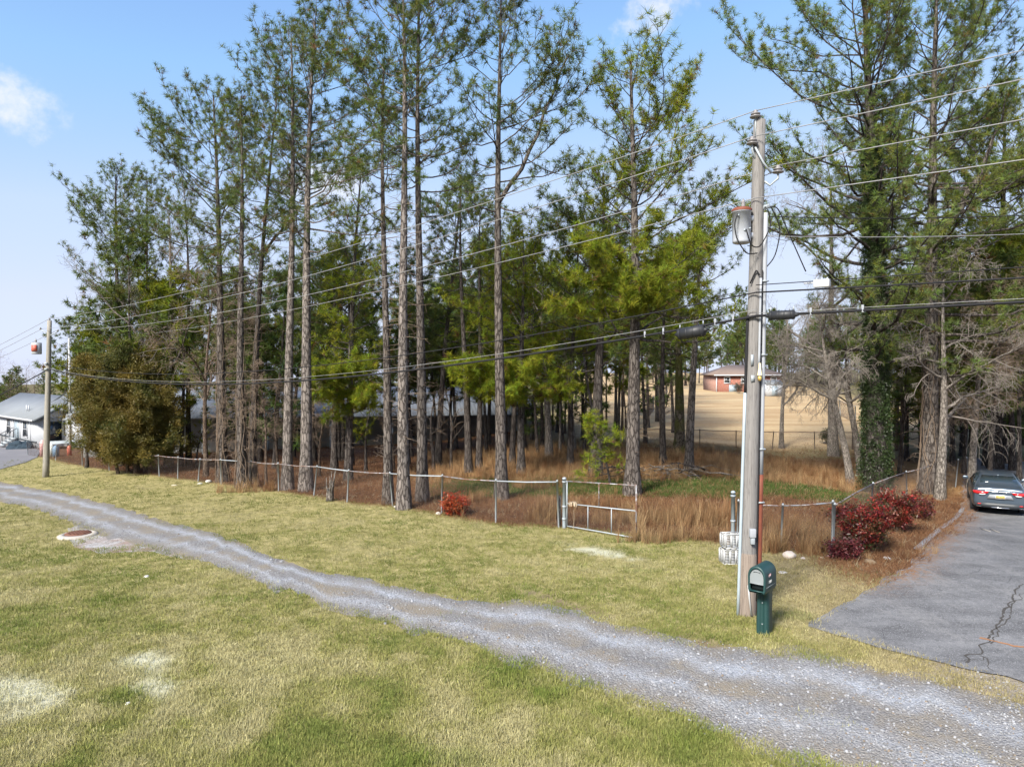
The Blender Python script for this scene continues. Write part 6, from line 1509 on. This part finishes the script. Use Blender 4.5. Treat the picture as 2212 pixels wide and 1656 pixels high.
# red brick house on the rise
t = NT('red_brick'); br = t.n.new('ShaderNodeTexBrick'); br.inputs['Scale'].default_value = 4.0; br.inputs['Color1'].default_value = (.27, .085, .055, 1); br.inputs['Color2'].default_value = (.21, .065, .045, 1); br.inputs['Mortar'].default_value = (.30, .22, .18, 1)
t.l.new(t.mapping((1, 1, 1), (R(90), 0, 0)), br.inputs['Vector']); t.base(br.outputs[0], .9); M['brick'] = t.m
def brick_house():
    Y = 112.0; x0 = (1547 - CX) / F * Y; z0 = P(1550, 847, Y)[2]; L, D, H, RH = 10.5, 7.5, 2.9, 1.5
    root = thing('brick_house', (x0, Y, z0), 'red brick house with brown roof and white windows beyond the tan field', 'house')
    mb = MB(); mb.box((L / 2, D / 2, H / 2 - .5), (L, D, H + 1)); mb.build('wall', M['brick'], root)
    roof = plain('brown_shingle', (.16, .12, .10), .9, 0, .2, 3); mb = MB(); oh = .5
    slab(mb, [(-oh, -oh, H - .1), (L + oh, -oh, H - .1), (L - 3, D / 2, H + RH), (3, D / 2, H + RH)], .12); slab(mb, [(3, D / 2, H + RH), (L - 3, D / 2, H + RH), (L + oh, D + oh, H - .1), (-oh, D + oh, H - .1)], .12); slab(mb, [(-oh, D + oh, H - .1), (-oh, -oh, H - .1), (3, D / 2, H + RH)], .12); slab(mb, [(L + oh, -oh, H - .1), (L + oh, D + oh, H - .1), (L - 3, D / 2, H + RH)], .12); rf = mb.build('roof', roof, root)
    MB().box((7.5, D / 2 + .6, H + RH + .3), (.8, .8, 1.3)).build('chimney', M['brick'], rf); MB().box((L / 2, -oh - .04, H - .17), (L + 2 * oh, .06, .18)).build('fascia', M['trim_white'], rf)
    for x in (1.75, 4.45, 6.2, 9.2): window(root, x, -.01, 1.95, .75, .85, ft=.14)
    dr = MB().box((2.7, -.03, .55), (1.3, .07, 1.3)).build('cellar_door', M['grey_door'], root); MB().box((3.2, -.09, .6), (.06, .06, .1)).build('handle', M['galv'], dr)
    MB().tube([[.05, -.08, -.2], [.05, -.08, H - .1]], [.09, .09], 8).build('downpipe', M['trim_white'], root); MB().box((7.9, -.7, 1.3), (.9, 1.2, .1)).build('porch_slab', M['concrete'], root)
brick_house()
for (px, py, Y, w, h, lab) in [(1668, 838, 100, 2.2, 1.7, 'small white shed at the foot of the rise right of the pole')]:
    x = (px - CX) / F * Y; root = thing('shed', (x, Y, gz(x, Y)), lab, 'shed'); MB().box((0, 0, h / 2), (w, 2, h)).build('wall', M['siding'], root); mb = MB(); slab(mb, [(-w / 2 - .1, -1.1, h), (w / 2 + .1, -1.1, h), (w / 2 + .1, 0, h + .6), (-w / 2 - .1, 0, h + .6)], .06); slab(mb, [(-w / 2 - .1, 0, h + .6), (w / 2 + .1, 0, h + .6), (w / 2 + .1, 1.1, h), (-w / 2 - .1, 1.1, h)], .06); mb.build('roof', M['roof'], root); MB().box((0, -1.02, .75), (.8, .05, 1.4)).build('door', M['grey_door'], root)

# ------------------------------------------------------------------ parked car, seen from behind
def build_car():
    b = G(2160, 1114); hd = R(31)          # heading clockwise from +Y
    root = thing('car', b, 'blue-grey saloon car parked on the driveway, seen from behind', 'car', rz=-hd)
    t = NT('blue_grey_car_paint'); t.base((.085, .115, .15), .28, .55, .5); t.bsdf.inputs['Coat Weight'].default_value = .6; paint = t.m
    lower = plain('dark_bumper_plastic', (.035, .04, .045), .5); tyre = plain('tyre_rubber', (.018, .018, .018), .85); rim = plain('alloy_wheel', (.35, .36, .37), .35, .7, .1)
    red = plain('red_lamp_lens', (.45, .015, .018), .15, 0, .1, 3, spec=.8); clear = plain('clear_lamp_lens', (.72, .70, .70), .2); chrome = plain('chrome', (.65, .66, .68), .15, .9, .05); glass = plain('car_glass', (.02, .03, .035), .06, 0, .1, 2, spec=1.0)
    b_ = np.array([0, 2.2, 0])              # local y forward; origin under the rear bumper
    # stations: y, half width, underside z, shoulder z, top half width, top z
    st = [(-.02, .76, .34, .90, .70, .97), (.03, .83, .28, .95, .74, 1.035), (.18, .875, .24, .96, .74, 1.07), (.45, .89, .22, .955, .73, 1.085), (.62, .89, .20, .95, .72, 1.10), (1.15, .89, .19, .94, .585, 1.365), (1.75, .89, .18, .93, .56, 1.425), (2.4, .89, .18, .92, .565, 1.43), (2.95, .89, .18, .91, .60, 1.33), (3.45, .89, .19, .90, .68, 1.03), (3.9, .885, .2, .86, .66, .95), (4.3, .85, .22, .78, .62, .85), (4.52, .75, .25, .66, .55, .70), (4.6, .6, .32, .55, .45, .58)]
    def sect(y, w, zb, zs_, wt, zt):
        return [(0, y, zb), (w * .8, y, zb), (w * .96, y, zb + .07), (w, y, zb + .25), (w * 1.0, y, .55), (w * .995, y, .72), (w * .965, y, zs_ - .06), (w * .93, y, zs_), (wt + (w * .93 - wt) * .5, y, zs_ + (zt - zs_) * .55), (wt, y, zt - .035), (wt * .88, y, zt - .005), (wt * .45, y, zt + .008), (0, y, zt + .012)]
    S = np.array([sect(*s) for s in st]); full = np.concatenate([S, (S * np.array([-1, 1, 1]))[:, ::-1][:, 1:]], 1)
    v, q = grid_mesh(full); mb = MB(); mb.addarr(v, q[:, ::-1]); n = full.shape[1]; mb.f.append(np.array([np.arange(n)])); mb.f.append(np.array([np.arange(n)[::-1] + (len(st) - 1) * n]))
    body = mb.build('body', paint, root, smooth=True)
    sub = body.modifiers.new('round', 'SUBSURF'); sub.levels = 1; sub.render_levels = 2
    def patch(nm, rows, mat, parent=root, off=.012):
        Pn = np.array(rows, float); v, q = grid_mesh(Pn); mb = MB(); mb.addarr(v, q); o = mb.build(nm, mat, parent, smooth=True); s = o.modifiers.new('thick', 'SOLIDIFY'); s.thickness = .012; s.offset = 1; return o
    # rear window between the deck and the roof
    patch('rear_window', [[(-.60 + 1.2 * i / 6, .66 + .015 * abs(i - 3) / 3, 1.135) for i in range(7)], [(-.585 + 1.17 * i / 6, .9, 1.262) for i in range(7)], [(-.53 + 1.06 * i / 6, 1.13 + .02 * abs(i - 3) / 3, 1.378) for i in range(7)]][::-1], glass)
    for s in (-1, 1):
        rows = [[(s * .835, y, .965) for y in (.95, 1.5, 2.2, 2.9, 3.2)], [(s * .735, y, z) for y, z in ((1.02, 1.15), (1.5, 1.19), (2.2, 1.20), (2.75, 1.18), (3.0, 1.10))], [(s * .625, y, z) for y, z in ((1.25, 1.31), (1.6, 1.36), (2.2, 1.375), (2.6, 1.34), (2.85, 1.26))]]
        patch('side_window', rows if s < 0 else rows[::-1], glass)
        # lamps wrap round the corner
        L1 = patch('tail_lamp', [[(s * .36, -.055, .90), (s * .55, -.05, .905), (s * .72, -.02, .91), (s * .83, .06, .905), (s * .875, .22, .90)], [(s * .40, -.06, .82), (s * .55, -.058, .80), (s * .72, -.03, .795), (s * .84, .05, .80), (s * .885, .18, .83)]][::s], red)
        patch('reversing_lamp', [[(s * .46, -.078, .815), (s * .56, -.076, .805), (s * .66, -.065, .80)], [(s * .48, -.078, .775), (s * .57, -.076, .765), (s * .66, -.065, .77)]][::s], clear, L1)
        MB().tube([[s * .87, 3.0, .96], [s * .95, 3.02, .98]], [.02, .02], 6).build('mirror_arm', lower, root); mb = MB(); mb.box((s * 1.0, 3.03, 1.0), (.2, .09, .13)); mb.build('mirror', paint, root, bevel=.03)
        patch('rear_reflector', [[(s * .60, -.045, .40), (s * .76, -.01, .40)], [(s * .60, -.045, .44), (s * .76, -.01, .44)]][::-s], red)
    # boot lid line, chrome strip, emblem, plate
    patch('boot_strip', [[(x, -.052 + .02 * abs(x), .925) for x in np.linspace(-.60, .60, 9)], [(x, -.058 + .02 * abs(x), .90) for x in np.linspace(-.60, .60, 9)]][::-1], chrome)
    a = np.linspace(0, 6.283, 25); MB().tube([[.06 * math.cos(t_), -.075, .945 + .04 * math.sin(t_)] for t_ in a], [.007] * 25, 5).build('emblem_ring', chrome, root); MB().tube([[.025 * math.cos(t_), -.075, .947 + .036 * math.sin(t_)] for t_ in a], [.006] * 25, 5).build('emblem_ring', chrome, root)
    patch('plate_recess', [[(-.33, -.058, .80), (0, -.062, .80), (.33, -.058, .80)], [(-.42, -.045, .64), (0, -.05, .64), (.42, -.045, .64)]][::-1], plain('plate_surround_grey', (.30, .32, .34), .4, .2))
    pl = MB().box((0, -.078, .725), (.305, .012, .155)).build('licence_plate', plain('white_plate', (.75, .74, .70), .4), root); MB().box((0, -.087, .73), (.275, .008, .115)).build('plate_panel', plain('yellow_plate_print', (.72, .55, .16), .4, 0, .15), pl)
    text_mesh('S21 ECW', .075, plain('black_plate_lettering', (.02, .02, .02), .5), 'plate_lettering', pl, (0, -.0925, .725), (R(90), 0, 0), squash=.85)
    patch('bumper_lower', [[(-.80, .0, .47), (-.4, -.055, .48), (0, -.065, .48), (.4, -.055, .48), (.80, .0, .47)], [(-.79, .01, .31), (-.4, -.045, .29), (0, -.05, .29), (.4, -.045, .29), (.79, .01, .31)]][::-1], lower)
    patch('bumper_strip', [[(-.74, -.005, .335), (0, -.075, .325), (.74, -.005, .335)], [(-.74, -.005, .31), (0, -.075, .30), (.74, -.005, .31)]][::-1], chrome)
    mb = MB(); mb.addarr([[-.012, 1.15, 1.385], [.012, 1.15, 1.385], [.012, 1.35, 1.41], [-.012, 1.35, 1.41], [-.004, 1.16, 1.455], [.004, 1.16, 1.455]], [[0, 1, 5, 4], [1, 2, 5], [0, 4, 3]][:1]); mb.f += [np.array([[1, 2, 5]]), np.array([[0, 4, 3]]), np.array([[3, 4, 5, 2]])]; mb.build('roof_antenna', paint, root)
    for s in (-1, 1):
        for y in (.98, 3.68):
            wl = MB(); wl.smooth = True; rot = np.array([[0, 0, 1.], [0, 1, 0], [-1, 0, 0]]); c = (s * .79, y, .325)
            wl.lathe([(.20, -.10), (.29, -.105), (.325, -.08), (.33, 0), (.325, .08), (.29, .105), (.20, .10)], c=c, sides=26, mat=rot); w_o = wl.build('wheel', tyre, root, smooth=True)
            rm = MB(); rm.lathe([(.001, .03), (.08, .04), (.19, .07), (.21, .095), (.21, -.09), (.001, -.09)], c=c, sides=20, mat=rot * np.array([[s, s, s], [1, 1, 1], [1, 1, 1]])); rm.build('rim', rim, w_o)
    # dark wheel-arch liners so that the wheels read as set into the body
    for s in (-1, 1):
        for y in (.98, 3.68):
            mb = MB(); rot = np.array([[0, 0, 1.], [0, 1, 0], [-1, 0, 0]]); mb.lathe([(.36, -.13), (.36, .125), (.001, .125)], c=(s * .775, y, .335), sides=26, mat=rot * np.array([[s, s, s], [1, 1, 1], [1, 1, 1]])); mb.build('wheel_arch', lower, root)
build_car()

# ------------------------------------------------------------------ small things on the ground
mh = G(169, 1157); root = thing('manhole', mh, 'rusty manhole cover in a pale concrete ring beside the gravel track', 'manhole')
mb = MB(); mb.lathe([(.56, -.1), (.55, .04), (.46, .075), (.37, .08), (.36, .02), (.001, .02)], sides=40); mb.build('concrete_ring', plain('pale_concrete', (.34, .31, .27), .9, 0, .15, 6), root, smooth=False)  # even pale tan-grey concrete, mildly mottled
mb = MB(); mb.lathe([(.355, .03), (.355, .09), (.335, .105), (.10, .112), (.001, .112)], sides=40); lid = mb.build('lid', plain('rusted_iron', (.16, .075, .05), .85, .2, .35, 12, .6), root)
for i in range(5):
    for j in range(5):
        x, y = (i - 2) * .115, (j - 2) * .115
        if math.hypot(x, y) < .28: MB().box((x, y, .115), (.08, .08, .012)).build('tread_block', lid.data.materials[0], lid)

def stone(px, py, s, col, label, name='stone', cat='stone', flat=.6):
    b = G(px, py); bm = bmesh.new(); bmesh.ops.create_icosphere(bm, subdivisions=3, radius=s)
    for v_ in bm.verts:
        k = 1 + .35 * float(fbm(v_.co.x / s * 1.3 + px, v_.co.y / s * 1.3 + v_.co.z / s, 7, 3)); v_.co *= k; v_.co.z *= flat
    me = bpy.data.meshes.new(name); bm.to_mesh(me); bm.free(); me.materials.append(plain(name + '_grey', col, .9, 0, .25, 8, .5))
    for p in me.polygons: p.use_smooth = True
    o = bpy.data.objects.new(name, me); o.location = (b[0], b[1], b[2] + s * flat * .4); put(o); tag(o, label, cat)
stone(1706, 1203, .17, (0.41, 0.36, 0.31), 'pale tan rock lying right of the utility pole before the fence'); stone(1735, 1207, .06, (0.34, 0.31, 0.29), 'small rock beside the pale tan rock'); stone(1917, 1208, .09, (0.37, 0.38, 0.39), 'bluish white rock at the edge of the red bushes'); stone(1880, 1216, .13, (0.15, 0.11, 0.07), 'brown half-buried rock under the red bushes')
stone(947, 1110, .09, (0.42, 0.39, 0.35), 'pale stone at the foot of a fence post left of the scarlet bush'); stone(450, 1042, .13, (0.42, 0.41, 0.37), 'white block by the left fence posts', flat=.8); stone(432, 1045, .12, (0.34, 0.34, 0.29), 'flat pale scrap left of the white block', flat=.4); stone(316, 1246, .06, (0.48, 0.45, 0.42), 'small white stone on the left lawn', flat=.5); stone(277, 1520, .035, (0.46, 0.46, 0.41), 'tiny white pebble low on the left lawn')
stone(855, 1095, .08, (0.45, 0.42, 0.38), 'pale scrap at the foot of the tallest centre pine', flat=.5); stone(1090, 1080, .07, (0.45, 0.44, 0.41), 'white scrap beside the forked centre pine', flat=.4); stone(1690, 1236, .10, (0.39, 0.37, 0.34), 'flat white scrap of paper on the grass right of the pole', flat=.15); stone(376, 1048, .14, (0.45, 0.41, 0.31), 'flat tan scrap lying on grass below the left fence', flat=.2)
stone(1775, 1205, .05, (0.31, 0.24, 0.19), 'small brown stone by the corner post')
# splintered snag inside the fence
b = G(713, 1082); root = thing('snag', b, 'short splintered tree stump just behind the front fence', 'stump'); r = np.random.default_rng(12); mb = MB(); mb.tube([[0, 0, -.1], [0, 0, .3], [.02, 0, .5]], [.16, .14, .10], 9); mb.build('stump', M['bark_bare'], root)
for i in range(13):
    a = r.uniform(0, 6.28); h = r.uniform(.45, 1.0); p0 = np.array([.09 * math.cos(a), .09 * math.sin(a), .2]); MB().tube([p0, p0 + [.05 * math.cos(a), .05 * math.sin(a), h * .5], p0 + [.12 * math.cos(a) + r.normal(0, .05), .1 * math.sin(a), h]], [.03, .025, .004], 5).build('splinter', M['bark_bare'], root)
# brush pile of fallen limbs behind the gate
b = G(1440, 1030); root = thing('brush_pile', b, 'pile of fallen grey branches in the dry grass behind the gate', 'brush pile'); r = np.random.default_rng(14)
for i in range(34):
    a = r.normal(0, .5) + (math.pi if r.uniform() < .5 else 0); s = np.array([r.normal(0, 1.0), r.normal(0, .4), r.uniform(.05, .4)]); C = limb_curve(s, a, R(r.uniform(-5, 30)), R(r.uniform(-40, 10)), r.uniform(.8, 2.2), r, 6); C[:, 2] = np.maximum(C[:, 2], .03); w = r.uniform(.012, .05)
    MB().tube(C, np.linspace(w, w * .3, 6), 6).build('branch', M['bark_bare' if i % 3 else 'bark_dark'], root, smooth=True)
# sticks on the drive
for k, (p0, p1) in enumerate((((2118, 1143), (2140, 1150)), ((2138, 1144), (2160, 1152)))):
    a, b = G(*p0), G(*p1); o = MB().tube([[0, 0, .035], list((b - a) / 2 + [0, 0.02, .04]), list(b - a + [0, 0, .035])], [.012, .011, .006], 6).build('stick', M['rock']); o.location = tuple(a); tag(o, ['pale stick lying left on the drive behind the car', 'pale stick lying right on the drive behind the car'][k], 'stick', 'sticks on the drive')
